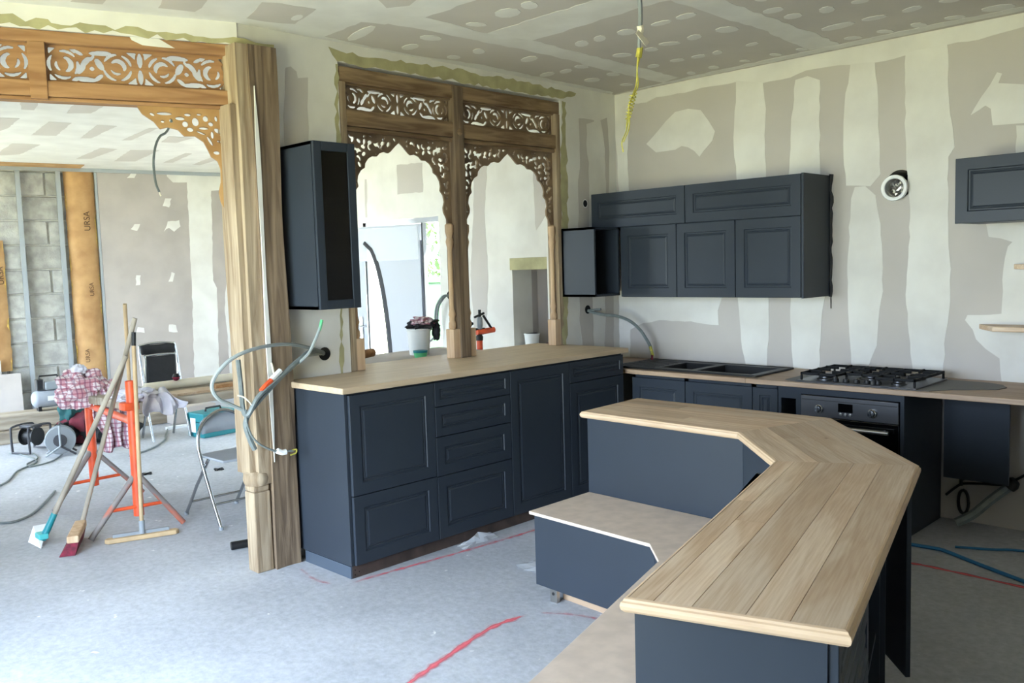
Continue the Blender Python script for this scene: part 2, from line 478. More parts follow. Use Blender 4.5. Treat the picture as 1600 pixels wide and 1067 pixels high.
def arc_field(cx, cy, R, a0, a1, w, X, Y):
    """thick arc, positive inside, tapering to its ends"""
    ang = (np.arctan2(Y - cy, X - cx) - a0) % (2 * PI); span = (a1 - a0) % (2 * PI)
    t = np.clip(ang / span, 0, 1); rad = np.hypot(X - cx, Y - cy)
    ww = w * np.sqrt(np.clip(1 - (2 * t - 1) ** 2, 0, 1))
    return np.where(ang <= span, ww - np.abs(rad - R), -np.minimum(np.abs(rad - R) + .002, .01))

def fret_mesh(Fd, xs, ys, th):
    """sawn fretwork: the region Fd > 0 cut out of a board of thickness th (marching squares); board in local x/z, thickness along y"""
    ny, nx = Fd.shape; verts = []; key = {}
    def vid(k, p):
        if k not in key: key[k] = len(verts); verts.append(p)
        return key[k]
    def corner(i, j): return vid((0, i, j), (xs[i], ys[j]))
    def he(i, j):
        a, b = Fd[j, i], Fd[j, i + 1]; t = min(max(a / (a - b), .02), .98); return vid((1, i, j), (xs[i] + t * (xs[i + 1] - xs[i]), ys[j]))
    def ve(i, j):
        a, b = Fd[j, i], Fd[j + 1, i]; t = min(max(a / (a - b), .02), .98); return vid((2, i, j), (xs[i], ys[j] + t * (ys[j + 1] - ys[j])))
    S = Fd > 0; faces = []
    for j in range(ny - 1):
        for i in range(nx - 1):
            s = (S[j, i], S[j, i + 1], S[j + 1, i + 1], S[j + 1, i])
            n = sum(s)
            if n == 0: continue
            if n == 4: faces.append((corner(i, j), corner(i + 1, j), corner(i + 1, j + 1), corner(i, j + 1))); continue
            cs = ((i, j), (i + 1, j), (i + 1, j + 1), (i, j + 1))
            eg = (lambda: he(i, j), lambda: ve(i + 1, j), lambda: he(i, j + 1), lambda: ve(i, j))
            poly = []
            for q in range(4):
                if s[q]: poly.append(corner(*cs[q]))
                if s[q] != s[(q + 1) % 4]: poly.append(eg[q]())
            if len(poly) > 2: faces.append(tuple(poly))
    cnt = {}
    for f in faces:
        for a, b in zip(f, f[1:] + f[:1]): cnt[(a, b)] = cnt.get((a, b), 0) + 1
    k = len(verts)
    vs = [(p[0], -th / 2, p[1]) for p in verts] + [(p[0], th / 2, p[1]) for p in verts]
    fs = list(faces) + [tuple(i + k for i in f[::-1]) for f in faces]
    fs += [(b, a, a + k, b + k) for (a, b) in cnt if (b, a) not in cnt]
    return MB().add(vs, fs)

def scroll_panel(w, h, th, cell=.005):
    """transom panel: scrolls mirrored about a pair of upright lens-shaped holes"""
    nx = int(w / cell) + 1; ny = int(h / cell) + 1
    xs = np.linspace(-w / 2, w / 2, nx); ys = np.linspace(-h / 2, h / 2, ny)
    X, Y = np.meshgrid(xs, ys); H = h / 2; U = np.abs(X) / H; V = Y / H
    hw = w / h                                   # half width in units of H
    k = hw / 5.0
    hole = np.full(X.shape, -1.)
    def put(f):
        nonlocal hole; hole = np.maximum(hole, f)
    put(ell_field(0, .46, .13, .42, 0, U, V)); put(ell_field(0, -.46, .13, .42, 0, U, V))
    put(poly_field([(.2 * k, .88), (.75 * k, .86), (.28 * k, .5)], U, V)); put(poly_field([(.2 * k, -.88), (.75 * k, -.86), (.28 * k, -.5)], U, V))
    def spiral(cx, R, ph):
        for a0, a1 in ((.1, 1.3), (1.6, 2.7), (3.0, 4.2), (4.5, 5.8)):
            put(arc_field(cx, 0, R, ph + a0, ph + a1, .085, U, V))
        put(arc_field(cx, 0, R * .52, ph + .4, ph + 3.3, .13, U, V)); put(arc_field(cx, 0, R * .5, ph + 3.9, ph + 5.6, .07, U, V))
    spiral(1.25 * k, .70, .3); spiral(4.12 * k, .72, 1.2)
    put(ell_field(2.15 * k, .72, .62 * k, .14, -.06, U, V)); put(ell_field(3.0 * k, -.74, .62 * k, .14, .06, U, V))
    put(ell_field(2.22 * k, .12, .17, .36, -.5, U, V)); put(ell_field(2.95 * k, .22, .15, .36, .7, U, V))
    put(ell_field(2.62 * k, -.14, .12, .12, 0, U, V)); put(ell_field(3.2 * k, -.18, .16, .34, .6, U, V))
    put(ell_field(2.3 * k, -.62, .30, .12, -.7, U, V)); put(ell_field(3.3 * k, .68, .26, .10, .5, U, V))
    put(ell_field(2.62 * k, .42, .22, .09, -.9, U, V))
    for sy in (1, -1):
        put(poly_field([(4.88 * k, .88 * sy), (4.5 * k, .86 * sy), (4.86 * k, .52 * sy)], U, V))
        put(poly_field([(3.4 * k, .86 * sy), (3.8 * k, .84 * sy), (3.52 * k, .62 * sy)], U, V))
    Fd = np.minimum(-hole, 1.) * H
    return fret_mesh(Fd, xs, ys, th)

def spandrel(poly, th, holes=None, cell=.006, seed=3, margin=.014):
    P = np.array(poly); x0, y0 = P.min(0) - .01; x1, y1 = P.max(0) + .01
    xs = np.linspace(x0, x1, int((x1 - x0) / cell) + 1); ys = np.linspace(y0, y1, int((y1 - y0) / cell) + 1)
    X, Y = np.meshgrid(xs, ys)
    Fd = poly_field(poly, X, Y)
    hole = np.full(X.shape, -1.)
    if holes:
        for (cx, cy, rx, ry, a) in holes: hole = np.maximum(hole, ell_field(cx, cy, rx, ry, a, X, Y))
    else:
        rnd = random.Random(seed); g = .047
        yy = y1 - .026; row = 0
        while yy > y0:
            xx = x0 + (g / 2 if row % 2 else .02)
            while xx < x1:
                cx = xx + rnd.uniform(-.007, .007); cy = yy + rnd.uniform(-.007, .007)
                i = int(np.clip((cx - x0) / (x1 - x0) * (len(xs) - 1), 0, len(xs) - 1)); j = int(np.clip((cy - y0) / (y1 - y0) * (len(ys) - 1), 0, len(ys) - 1))
                if Fd[j, i] > .018:
                    q = rnd.random(); a = rnd.uniform(0, PI); s = min(1., Fd[j, i] / .034)
                    if q < .45: hole = np.maximum(hole, arc_field(cx, cy, .017 * s, a * 2, a * 2 + 3.2, .0095 * s, X, Y))
                    else: hole = np.maximum(hole, ell_field(cx, cy, .020 * s, .0125 * s, a, X, Y))
                xx += g
            yy -= .036; row += 1
    Fd = np.minimum(Fd, np.where(Fd > margin * .6, -hole, Fd))
    return fret_mesh(Fd, xs, ys, th)

# ================================================================== THE SETTING
fl = box('floor', (-9.0, 6.4, FRONT_Y - .2, .30, -.12, 0), 'concrete', kind='structure')
cz = MB().prism([(0, .2), (6.4, .2), (6.4, FRONT_Y - .2), (-1.53, FRONT_Y - .2), (0, -3.36)], CEIL, CEIL + .2).build('ceiling', 'ceiling_board', kind='structure')
cl = MB().prism([(0, .2), (0, -3.36), (-1.53, FRONT_Y - .2), (-9, FRONT_Y - .2), (-9, .2)], CEIL, CEIL + .2).build('ceiling_far_room', 'filler', kind='structure')

# back wall of kitchen and far room, with doorway, wall niche and duct hole
DX0, DX1, DZ = -3.62, -2.26, 2.21
NX0, NX1, NZ0, NZ1 = -1.235, -.60, .93, 1.75
VC = (2.285, 2.135); VR = .088
b = MB()
WB = .26
b.box(-9, DX0, 0, WB, 0, CEIL); b.box(DX0, DX1, 0, WB, DZ, CEIL)
b.box(DX1, NX0, 0, WB, 0, CEIL); b.box(NX0, NX1, 0, WB, 0, NZ0); b.box(NX0, NX1, 0, WB, NZ1, CEIL)
b.box(NX1, 0, 0, WB, 0, CEIL)
b.build('wall_back_far_room', 'filler', kind='structure')
b = MB()
q = .14
b.box(0, VC[0] - q, 0, WB, 0, CEIL); b.box(VC[0] + q, 6.4, 0, WB, 0, CEIL)
b.box(VC[0] - q, VC[0] + q, 0, WB, 0, VC[1] - q); b.box(VC[0] - q, VC[0] + q, 0, WB, VC[1] + q, CEIL)
n = 32; ring = []; outer = []
for i in range(n):
    a = 2 * PI * i / n; c, s = math.cos(a), math.sin(a); m_ = q / max(abs(c), abs(s))
    ring.append((VC[0] + VR * c, 0, VC[1] + VR * s)); outer.append((VC[0] + m_ * c, 0, VC[1] + m_ * s))
back = [(p[0], .24, p[2]) for p in ring]
b.add(ring + outer + back, [(i, (i + 1) % n, n + (i + 1) % n, n + i) for i in range(n)] + [((i + 1) % n, i, 2 * n + i, 2 * n + (i + 1) % n) for i in range(n)])
wbk = b.build('wall_back', 'board', kind='structure')
WBK_N = (0, -1, 0)

# partition between kitchen and far room
b = MB()
PT = .18
YL, YR, ZH = -2.69, -.676, 2.935
b.box(-PT, 0, -3.13, YL, 0, CEIL); b.box(-PT, 0, YL, YR, ZH, CEIL); b.box(-PT, 0, YR, 0, 0, CEIL); b.box(-PT, 0, YL, YR, 0, 1.02)
b.box(-PT, 0, -3.36, -3.13, 2.925, CEIL)
wpt = b.build('wall_left', 'filler', kind='structure')
# skewed stretch of the partition over the wide opening
FL = Matrix(((-.34013608, .94037623, 0, 0), (-.94037623, -.34013608, 0, -3.36), (0, 0, 1, 0), (0, 0, 0, 1)))
b = MB().box(-.02, 4.6, -.18, 0, 2.932, CEIL).box(2.5, 4.6, -.18, 0, 0, 2.932)
wsk = b.build('wall_left_skewed', 'filler', W=FL, kind='structure')

# far wall of the other room: concrete blocks, studs and half-finished lining
FW = Matrix(((.20486, -.97879, 0, -7.21), (.97879, .20486, 0, -2.42), (0, 0, 1, 0), (0, 0, 0, 1)))
wf = MB().box(-5.6, 2.75, .06, .32, 0, CEIL).build('wall_far', 'mortar', W=FW, kind='structure')
BH = .298
blk = None
for row in range(10):
    z0 = .036 + row * BH
    z1 = min(z0 + BH - .022, CEIL - .01)
    if z1 - z0 < .08: continue
    s = -1.02 + (.27 if row % 2 else 0)
    while s < .86:
        if blk is None or z1 - z0 < BH - .03:
            o = MB().box(s, s + .52, .03, .10, z0, z1).build('block', 'block', wf, bevel=.006, W=FW, seg=1)
            if z1 - z0 > BH - .03: blk = o.data; blk_o = o
        else:
            o = blk_o.copy(); COL.objects.link(o)
            o.matrix_basis = WM[wf.name].inverted() @ FW @ T(s + .26, .065, (z0 + z1) / 2)
        s += .545
# window wall behind the camera and the closed right side
b = MB()
b.box(-9, -7.7, SIDE_Y - .25, SIDE_Y, 0, CEIL); b.box(-4.1, -.80, SIDE_Y - .25, SIDE_Y, 0, CEIL)
b.box(-1.75, -.1, FRONT_Y - .25, FRONT_Y, 0, CEIL); b.box(3.2, 6.4, FRONT_Y - .25, FRONT_Y, 0, CEIL)
for (a0, a1, c0, c1, fy) in OPENINGS:
    b.box(a0, a1, fy - .25, fy, c1, CEIL); b.box(a0, a1, fy - .25, fy, 0, c0)
b.build('wall_front', 'outer_wall', kind='structure')
for i, (a0, a1, c0, c1, fy) in enumerate(OPENINGS):
    wn = MB(); t = .05; y0, y1 = fy - .16, fy - .10
    wn.box(a0, a0 + t, y0, y1, c0, c1).box(a1 - t, a1, y0, y1, c0, c1).box(a0, a1, y0, y1, c1 - t, c1).box(a0, a1, y0, y1, c0, c0 + t)
    wn.box((a0 + a1) / 2 - t, (a0 + a1) / 2 + t, y0, y1, c0, c1)
    wn.build('window_%d' % (i + 2), 'dark_frame', kind='structure')
box('wall_right', (6.2, 6.45, FRONT_Y - .25, .25, 0, CEIL), 'outer_wall', kind='structure')

# ---- plaster skins (outlines in metres on their wall)
def skins(parent, normal, material, lists, **k):
    o0 = k.pop('off', .0012)
    for i, pts in enumerate(lists): patch(parent, pts, normal, material, seed=i * 7, off=o0 + i * .00012, **k)

skins(wbk, WBK_N, 'filler', [
 [(-0.015,0.0,3.048),(1.743,0.0,3.054),(2.976,0.0,3.06),(2.978,0.0,2.97),(2.878,0.0,2.961),(2.74,0.0,2.945),(2.56,0.0,2.95),(2.305,0.0,2.933),(2.111,0.0,2.924),(2.027,0.0,2.931),(1.877,0.0,2.95),(1.652,0.0,2.956),(1.535,0.0,2.928),(1.3,0.0,2.923),(1.111,0.0,2.968),(0.897,0.0,2.971),(0.673,0.0,2.96),(0.407,0.0,2.967),(0.315,0.0,2.942),(0.158,0.0,2.955),(0.117,0.0,2.564),(0.135,0.0,2.228),(0.03,0.0,2.21),(0.007,0.0,2.627)],
 [(0.308,0.0,2.618),(0.42,0.0,2.704),(0.494,0.0,2.768),(0.584,0.0,2.829),(0.7,0.0,2.836),(0.812,0.0,2.81),(0.883,0.0,2.715),(0.932,0.0,2.638),(0.909,0.0,2.571),(0.836,0.0,2.508),(0.797,0.0,2.465),(0.752,0.0,2.513),(0.695,0.0,2.548),(0.638,0.0,2.564),(0.579,0.0,2.542),(0.49,0.0,2.542),(0.399,0.0,2.542)],
 [(1.111,0.0,2.977),(1.325,0.0,2.928),(1.349,0.0,2.742),(1.338,0.0,2.429),(1.346,0.0,2.202),(1.115,-0.0,2.222),(1.087,0.0,2.572),(1.11,-0.0,2.822)],
 [(1.572,0.0,2.905),(1.661,0.0,2.916),(1.748,0.0,2.875),(1.748,0.0,2.384),(1.753,0.0,2.211),(1.518,0.0,2.232),(1.538,0.0,2.583)],
 [(1.959,0.0,2.943),(2.119,0.0,2.927),(2.141,0.0,2.708),(2.156,0.0,2.339),(2.161,0.0,2.207),(2.095,0.0,2.134),(1.932,0.0,2.152),(1.913,0.0,2.365),(1.921,0.0,2.7)],
 [(1.992,0.0,2.138),(2.061,0.0,2.137),(2.129,0.0,2.073),(2.163,0.0,1.884),(2.177,0.0,1.675),(2.182,0.0,1.445),(2.154,0.0,1.255),(2.143,0.0,1.084),(2.093,0.0,0.953),(1.971,0.0,0.946),(1.957,0.0,1.163),(1.947,0.0,1.38),(1.946,0.0,1.682),(1.967,0.0,2.064)],
 [(2.313,0.0,2.943),(2.56,0.0,2.958),(2.571,0.0,2.68),(2.584,0.0,2.524),(2.612,0.0,2.327),(2.576,0.0,2.273),(2.581,0.0,1.861),(2.599,0.0,1.583),(2.598,0.0,1.384),(2.574,0.0,1.183),(2.558,0.0,0.907),(2.379,0.0,0.911),(2.348,0.0,1.176),(2.326,0.0,1.424),(2.351,0.0,1.792),(2.344,0.0,2.036),(2.322,0.0,2.32),(2.311,0.0,2.642)],
 [(2.7,0.0,2.508),(2.718,0.0,2.543),(2.841,0.0,2.737),(2.868,0.0,2.725),(2.849,0.0,2.673),(2.991,0.0,2.642),(2.995,0.0,2.422),(2.822,0.0,2.431),(2.81,0.0,2.53),(2.781,0.0,2.553),(2.746,0.0,2.531)],
 [(2.948,0.0,2.414),(3.002,0.0,2.407),(3.009,0.0,2.023),(2.948,0.0,2.028)],
 [(2.792,0.0,1.869),(3.012,0.0,1.856),(3.03,0.0,0.878),(2.899,0.0,0.875),(2.882,0.0,1.038),(2.804,0.0,1.093),(2.749,0.0,1.15),(2.73,0.0,1.208),(2.685,0.0,1.266),(2.699,0.0,1.298),(2.888,0.0,1.309),(2.894,0.0,1.578),(2.916,0.0,1.71),(2.94,0.0,1.736),(2.811,0.0,1.772)],
 [(0.005,0.0,1.447),(0.99,0.0,1.446),(0.944,0.0,1.301),(0.949,0.0,1.189),(0.705,0.0,1.213),(0.405,0.0,1.216),(0.247,0.0,1.187),(0.117,0.0,1.13),(0.111,-0.0,0.88),(0.005,0.0,0.885)],
 [(1.109,0.0,1.446),(1.358,0.0,1.446),(1.367,0.0,1.237),(1.345,0.0,0.891),(1.178,-0.0,0.89),(1.138,-0.0,1.089),(1.128,0.0,1.232)],
 [(1.536,0.0,1.446),(1.79,0.0,1.445),(1.762,-0.0,1.246),(1.744,0.0,0.897),(1.554,0.0,0.889),(1.53,-0.0,1.241)],
])
skins(wpt, (1, 0, 0), 'board', [
 [(0.0,-3.046,2.849),(0.0,-3.012,2.861),(0.0,-2.975,2.837),(0.0,-2.969,2.801),(0.0,-2.9,2.814),(0.0,-2.906,2.707),(0.0,-2.916,2.463),(0.0,-2.92,2.393),(0.0,-3.077,2.381),(0.0,-3.066,2.646)],
 [(0.0,-0.462,2.816),(0.0,-0.273,2.819),(0.0,-0.274,2.809),(0.0,-0.37,2.78),(0.0,-0.37,2.556),(0.0,-0.349,2.477),(0.0,-0.368,1.937),(0.0,-0.494,1.936),(0.0,-0.488,2.325),(0.0,-0.46,2.436)],
 [(0.0,-0.192,2.827),(0.0,-0.109,2.855),(0.0,-0.096,2.764),(0.0,-0.085,2.576),(0.0,-0.105,2.209),(0.0,-0.139,2.207),(0.0,-0.142,2.602)],
 [(0.0,-0.503,1.453),(0.0,-0.345,1.446),(0.0,-0.336,0.98),(0.0,-0.472,0.992),(0.0,-0.511,1.24)],
 [(0.0,-0.172,1.439),(0.0,-0.071,1.435),(0.0,-0.078,0.957),(0.0,-0.196,0.967)],
], rag=.006)
skins(wpt, (1, 0, 0), 'green_board', [
 [(0.0,-2.748,3.012),(0.0,-2.534,2.988),(0.0,-2.081,3.005),(0.0,-1.805,3.018),(0.0,-1.387,3.014),(0.0,-1.061,3.019),(0.0,-0.486,3.004),(0.0,-0.502,2.983),(0.0,-0.727,2.947),(0.0,-1.809,2.942),(0.0,-2.69,2.935)],
 [(0.0,-0.655,2.927),(0.0,-0.61,2.922),(0.0,-0.613,2.241),(0.0,-0.627,1.648),(0.0,-0.672,1.05),(0.0,-0.71,1.053),(0.0,-0.688,1.649),(0.0,-0.695,2.237)],
 [(0.0,-2.704,2.918),(0.0,-2.686,2.92),(0.0,-2.705,2.16),(0.0,-2.717,1.774),(0.0,-2.753,1.051),(0.0,-2.767,1.053),(0.0,-2.741,1.774),(0.0,-2.733,2.158)],
], rag=.014, sub=.04, name='green_strip')
skins(wsk, (.940376, -.340136, 0), 'green_board', [
 [(-0.394,-4.449,2.959),(-0.375,-4.396,2.989),(-0.356,-4.344,2.997),(-0.338,-4.294,2.962),(-0.304,-4.2,2.983),(-0.299,-4.188,2.966),(-0.24,-4.024,2.975),(-0.215,-3.954,2.975),(-0.2,-3.913,2.956),(-0.163,-3.811,2.982),(-0.116,-3.68,2.968),(-0.083,-3.59,2.969),(-0.039,-3.468,2.953),(0.001,-3.358,2.97),(0.041,-3.247,2.949),(0.074,-3.156,2.946),(0.073,-3.157,2.925),(0.0,-3.36,2.932),(-0.19,-3.885,2.943),(-0.376,-4.399,2.942),(-0.394,-4.45,2.944)],
], rag=.016, sub=.04, name='green_strip')

# ceiling joints (white bands) and filled screw heads
skins(cz, (0, 0, -1), 'filler', [
 [(-0.524,-4.409,3.05),(0.189,-4.592,3.05),(1.354,-2.81,3.05),(1.134,-2.603,3.05),(0.728,-2.608,3.05),(0.48,-2.694,3.05),(0.439,-2.825,3.05),(0.055,-2.813,3.05),(0.036,-2.579,3.05),(0.026,-2.1,3.05),(0.111,-1.584,3.05),(0.076,-0.865,3.05),(0.06,-0.096,3.05),(0.004,-0.042,3.05),(-0.007,-1.798,3.05),(-0.022,-2.7,3.05),(-0.058,-3.065,3.05),(-0.309,-3.747,3.05)],
 [(0.497,-2.755,3.05),(0.728,-2.608,3.05),(0.707,-2.113,3.05),(0.763,-1.788,3.05),(0.751,-1.397,3.05),(0.743,-0.954,3.05),(0.71,-0.14,3.05),(0.53,-0.079,3.05),(0.52,-0.669,3.05),(0.58,-1.422,3.05),(0.544,-2.179,3.05),(0.527,-2.554,3.05)],
 [(0.707,-2.113,3.05),(1.523,-2.132,3.05),(1.834,-2.148,3.05),(2.062,-1.812,3.05),(1.787,-1.814,3.05),(1.606,-1.838,3.05),(1.253,-1.803,3.05),(0.763,-1.788,3.05)],
 [(1.787,-1.814,3.05),(1.881,-2.106,3.05),(2.048,-1.907,3.05),(1.977,-1.584,3.05),(1.966,-1.326,3.05),(1.97,-0.814,3.05),(1.975,-0.49,3.05),(1.951,-0.146,3.05),(1.754,-0.154,3.05),(1.769,-0.502,3.05),(1.808,-0.882,3.05),(1.781,-1.216,3.05),(1.789,-1.446,3.05),(1.788,-1.561,3.05)],
 [(0.023,-0.016,3.05),(1.024,-0.116,3.05),(1.809,-0.139,3.05),(2.465,-0.158,3.05),(3.014,-0.146,3.05),(2.991,-0.057,3.05),(1.76,-0.035,3.05)],
], rag=.012)
skins(cz, (0, 0, -1), 'ceiling_board', [
 [(0.462,-3.332,3.05),(0.488,-3.144,3.05),(0.182,-3.083,3.05),(0.126,-3.211,3.05),(0.116,-3.34,3.05),(0.418,-3.419,3.05)],
 [(0.002,-3.77,3.05),(0.195,-3.818,3.05),(0.326,-3.66,3.05),(0.139,-3.603,3.05),(0.054,-3.6,3.05)],
 [(0.737,-2.876,3.05),(0.83,-3.003,3.05),(0.98,-2.855,3.05),(0.848,-2.811,3.05)],
 [(-0.162,-4.137,3.05),(-0.02,-4.156,3.05),(0.075,-4.042,3.05),(-0.107,-4.004,3.05)],
], name='board_patch', off=.002)
for i, (c, ax, ay) in enumerate([
 ((1.076, -2.317, 3.05), (0.061, 0.041, 0.0), (-0.059, 0.062, 0.0)),
((1.248, -2.327, 3.05), (0.03, 0.037, 0.0), (-0.048, 0.05, 0.0)),
((0.804, -2.296, 3.05), (0.033, 0.054, 0.0), (-0.03, 0.027, 0.0)),
((0.246, -2.687, 3.05), (0.166, -0.02, 0.0), (-0.057, 0.052, 0.0)),
((0.422, -2.309, 3.05), (0.032, 0.062, 0.0), (-0.046, 0.037, 0.0)),
((0.181, -2.272, 3.05), (0.058, 0.024, 0.0), (-0.047, 0.041, 0.0)),
((0.15, -1.886, 3.05), (0.029, 0.037, 0.0), (-0.039, 0.035, 0.0)),
((0.363, -1.862, 3.05), (0.025, 0.032, 0.0), (-0.049, 0.046, 0.0)),
((0.42, -1.455, 3.05), (0.067, 0.015, 0.0), (-0.047, 0.054, 0.0)),
((0.492, -1.0, 3.05), (0.034, 0.043, 0.0), (-0.032, 0.038, 0.0)),
((0.33, -0.983, 3.05), (0.051, 0.009, 0.0), (-0.039, 0.048, 0.0)),
((0.178, -1.013, 3.05), (0.063, 0.012, 0.0), (-0.041, 0.049, 0.0)),
((0.475, -0.626, 3.05), (0.032, 0.042, 0.0), (-0.034, 0.043, 0.0)),
((0.252, -0.596, 3.05), (0.048, 0.038, 0.0), (-0.044, 0.054, 0.0)),
((0.312, -0.251, 3.05), (0.042, 0.033, 0.0), (-0.029, 0.039, 0.0)),
((0.903, -1.489, 3.05), (0.038, 0.023, 0.0), (-0.045, 0.057, 0.0)),
((1.053, -1.497, 3.05), (0.038, 0.014, 0.0), (-0.042, 0.056, 0.0)),
((1.248, -1.486, 3.05), (0.051, 0.027, 0.0), (-0.038, 0.055, 0.0)),
((0.877, -1.044, 3.05), (0.055, 0.038, 0.0), (-0.033, 0.044, 0.0)),
((1.495, -1.485, 3.05), (0.067, 0.009, 0.0), (-0.023, 0.038, 0.0)),
((1.67, -1.494, 3.05), (0.064, 0.009, 0.0), (-0.026, 0.046, 0.0)),
((1.668, -1.055, 3.05), (0.057, 0.041, 0.0), (-0.034, 0.06, 0.0)),
((1.443, -1.058, 3.05), (0.047, 0.01, 0.0), (-0.032, 0.055, 0.0)),
((1.254, -1.049, 3.05), (0.06, 0.037, 0.0), (-0.024, 0.037, 0.0)),
((1.583, -0.609, 3.05), (0.047, 0.001, 0.0), (-0.017, 0.034, 0.0)),
((1.32, -0.593, 3.05), (0.035, 0.006, 0.0), (-0.027, 0.049, 0.0)),
((1.179, -0.602, 3.05), (0.049, 0.015, 0.0), (-0.025, 0.04, 0.0)),
((1.024, -0.623, 3.05), (0.047, 0.022, 0.0), (-0.025, 0.039, 0.0)),
((1.543, -0.225, 3.05), (0.028, 0.036, 0.0), (-0.018, 0.035, 0.0)),
((1.726, -0.216, 3.05), (0.032, 0.026, 0.0), (-0.016, 0.034, 0.0)),
((1.312, -0.224, 3.05), (0.029, 0.027, 0.0), (-0.016, 0.028, 0.0)),
((1.066, -0.227, 3.05), (0.031, 0.025, 0.0), (-0.027, 0.044, 0.0)),
((0.858, -0.195, 3.05), (0.021, 0.027, 0.0), (-0.029, 0.045, 0.0)),
((0.819, -0.61, 3.05), (0.044, 0.013, 0.0), (-0.032, 0.048, 0.0)),
((1.093, -1.017, 3.05), (0.037, 0.026, 0.0), (-0.029, 0.044, 0.0)),
((2.048, -1.207, 3.05), (0.057, 0.014, 0.0), (-0.023, 0.048, 0.0)),
((2.065, -1.01, 3.05), (0.049, 0.018, 0.0), (-0.023, 0.051, 0.0)),
((2.251, -0.979, 3.05), (0.04, 0.015, 0.0), (-0.027, 0.063, 0.0)),
((2.441, -0.987, 3.05), (0.045, 0.016, 0.0), (-0.014, 0.036, 0.0)),
((2.356, -0.593, 3.05), (0.071, 0.013, 0.0), (-0.015, 0.043, 0.0)),
((2.136, -0.587, 3.05), (0.105, 0.003, 0.0), (-0.023, 0.059, 0.0)),
((2.573, -0.606, 3.05), (0.059, -0.006, 0.0), (-0.015, 0.049, 0.0)),
((2.769, -0.608, 3.05), (0.047, 0.025, 0.0), (-0.01, 0.034, 0.0)),
((2.276, -0.233, 3.05), (0.04, 0.038, 0.0), (-0.016, 0.041, 0.0)),
((2.079, -0.239, 3.05), (0.049, 0.029, 0.0), (-0.016, 0.039, 0.0)),
((2.471, -0.217, 3.05), (0.036, 0.044, 0.0), (-0.021, 0.058, 0.0)),
((2.675, -0.223, 3.05), (0.053, 0.027, 0.0), (-0.013, 0.042, 0.0)),
((2.908, -0.236, 3.05), (0.083, 0.027, 0.0), (-0.016, 0.067, 0.0)),
((2.105, -1.446, 3.05), (0.023, 0.027, 0.0), (-0.017, 0.031, 0.0)),
((0.295, -3.14, 3.05), (0.047, 0.009, 0.0), (-0.039, 0.028, 0.0))]):
    patch(cz, ellipse_pts(c, ax, ay, 9), (0, 0, -1), 'filler', rag=.012, sub=.07, seed=i, off=.0024)
skins(cl, (0, 0, -1), 'ceiling_board', [
 [(-2.947,-3.566,3.05),(-2.89,-3.444,3.05),(-3.273,-3.369,3.05),(-3.3,-3.456,3.05)], [(-2.821,-3.215,3.05),(-2.734,-3.005,3.05),(-3.165,-2.968,3.05),(-3.275,-3.121,3.05)],
 [(-3.796,-3.541,3.05),(-3.732,-3.341,3.05),(-4.259,-3.278,3.05),(-4.761,-3.29,3.05)], [(-3.763,-3.105,3.05),(-3.723,-2.93,3.05),(-4.525,-2.798,3.05),(-4.607,-2.992,3.05)],
 [(-3.703,-2.721,3.05),(-3.675,-2.558,3.05),(-4.513,-2.486,3.05),(-4.568,-2.568,3.05)], [(-5.25,-2.975,3.05),(-5.199,-2.732,3.05),(-6.04,-2.68,3.05),(-6.284,-2.869,3.05)],
 [(-5.118,-2.173,3.05),(-5.124,-2.0,3.05),(-6.038,-1.942,3.05),(-6.119,-2.074,3.05)], [(-5.099,-1.868,3.05),(-4.99,-1.602,3.05),(-6.017,-1.449,3.05),(-6.137,-1.647,3.05)],
 [(-3.622,-2.29,3.05),(-3.578,-2.225,3.05),(-4.43,-2.129,3.05),(-4.48,-2.204,3.05)], [(-3.996,-1.937,3.05),(-3.94,-1.702,3.05),(-4.362,-1.701,3.05),(-4.398,-1.838,3.05)],
 [(-5.038,-1.285,3.05),(-5.051,-1.204,3.05),(-5.914,-1.038,3.05),(-5.97,-1.131,3.05)], [(-5.247,-0.878,3.05),(-5.432,-0.722,3.05),(-5.991,-0.66,3.05),(-5.977,-0.766,3.05)],
], name='board_patch')
# far room, back wall: darker board showing between the plaster bands
skins(wbk if False else bpy.data.objects['wall_back_far_room'], (0, -1, 0), 'board', [
 [(-2.893,0.0,2.776),(-2.473,0.0,2.759),(-2.48,0.0,2.463),(-2.902,0.0,2.47)],
 [(-1.7,0.0,2.704),(-1.514,0.0,2.708),(-1.581,0.0,2.21),(-1.557,0.0,1.602),(-1.609,0.0,1.048),(-1.776,0.0,0.98),(-1.809,0.0,1.606),(-1.733,0.0,2.22)],
 [(-0.937,-0.0,2.646),(-0.828,0.0,2.645),(-0.737,0.0,2.602),(-0.753,0.0,2.156),(-0.914,-0.0,1.996),(-0.928,0.0,2.053)],
 [(-3.467,0.0,2.681),(-3.432,0.0,2.678),(-3.451,0.0,2.262),(-3.487,0.0,2.264)],
], rag=.006, name='board_patch')

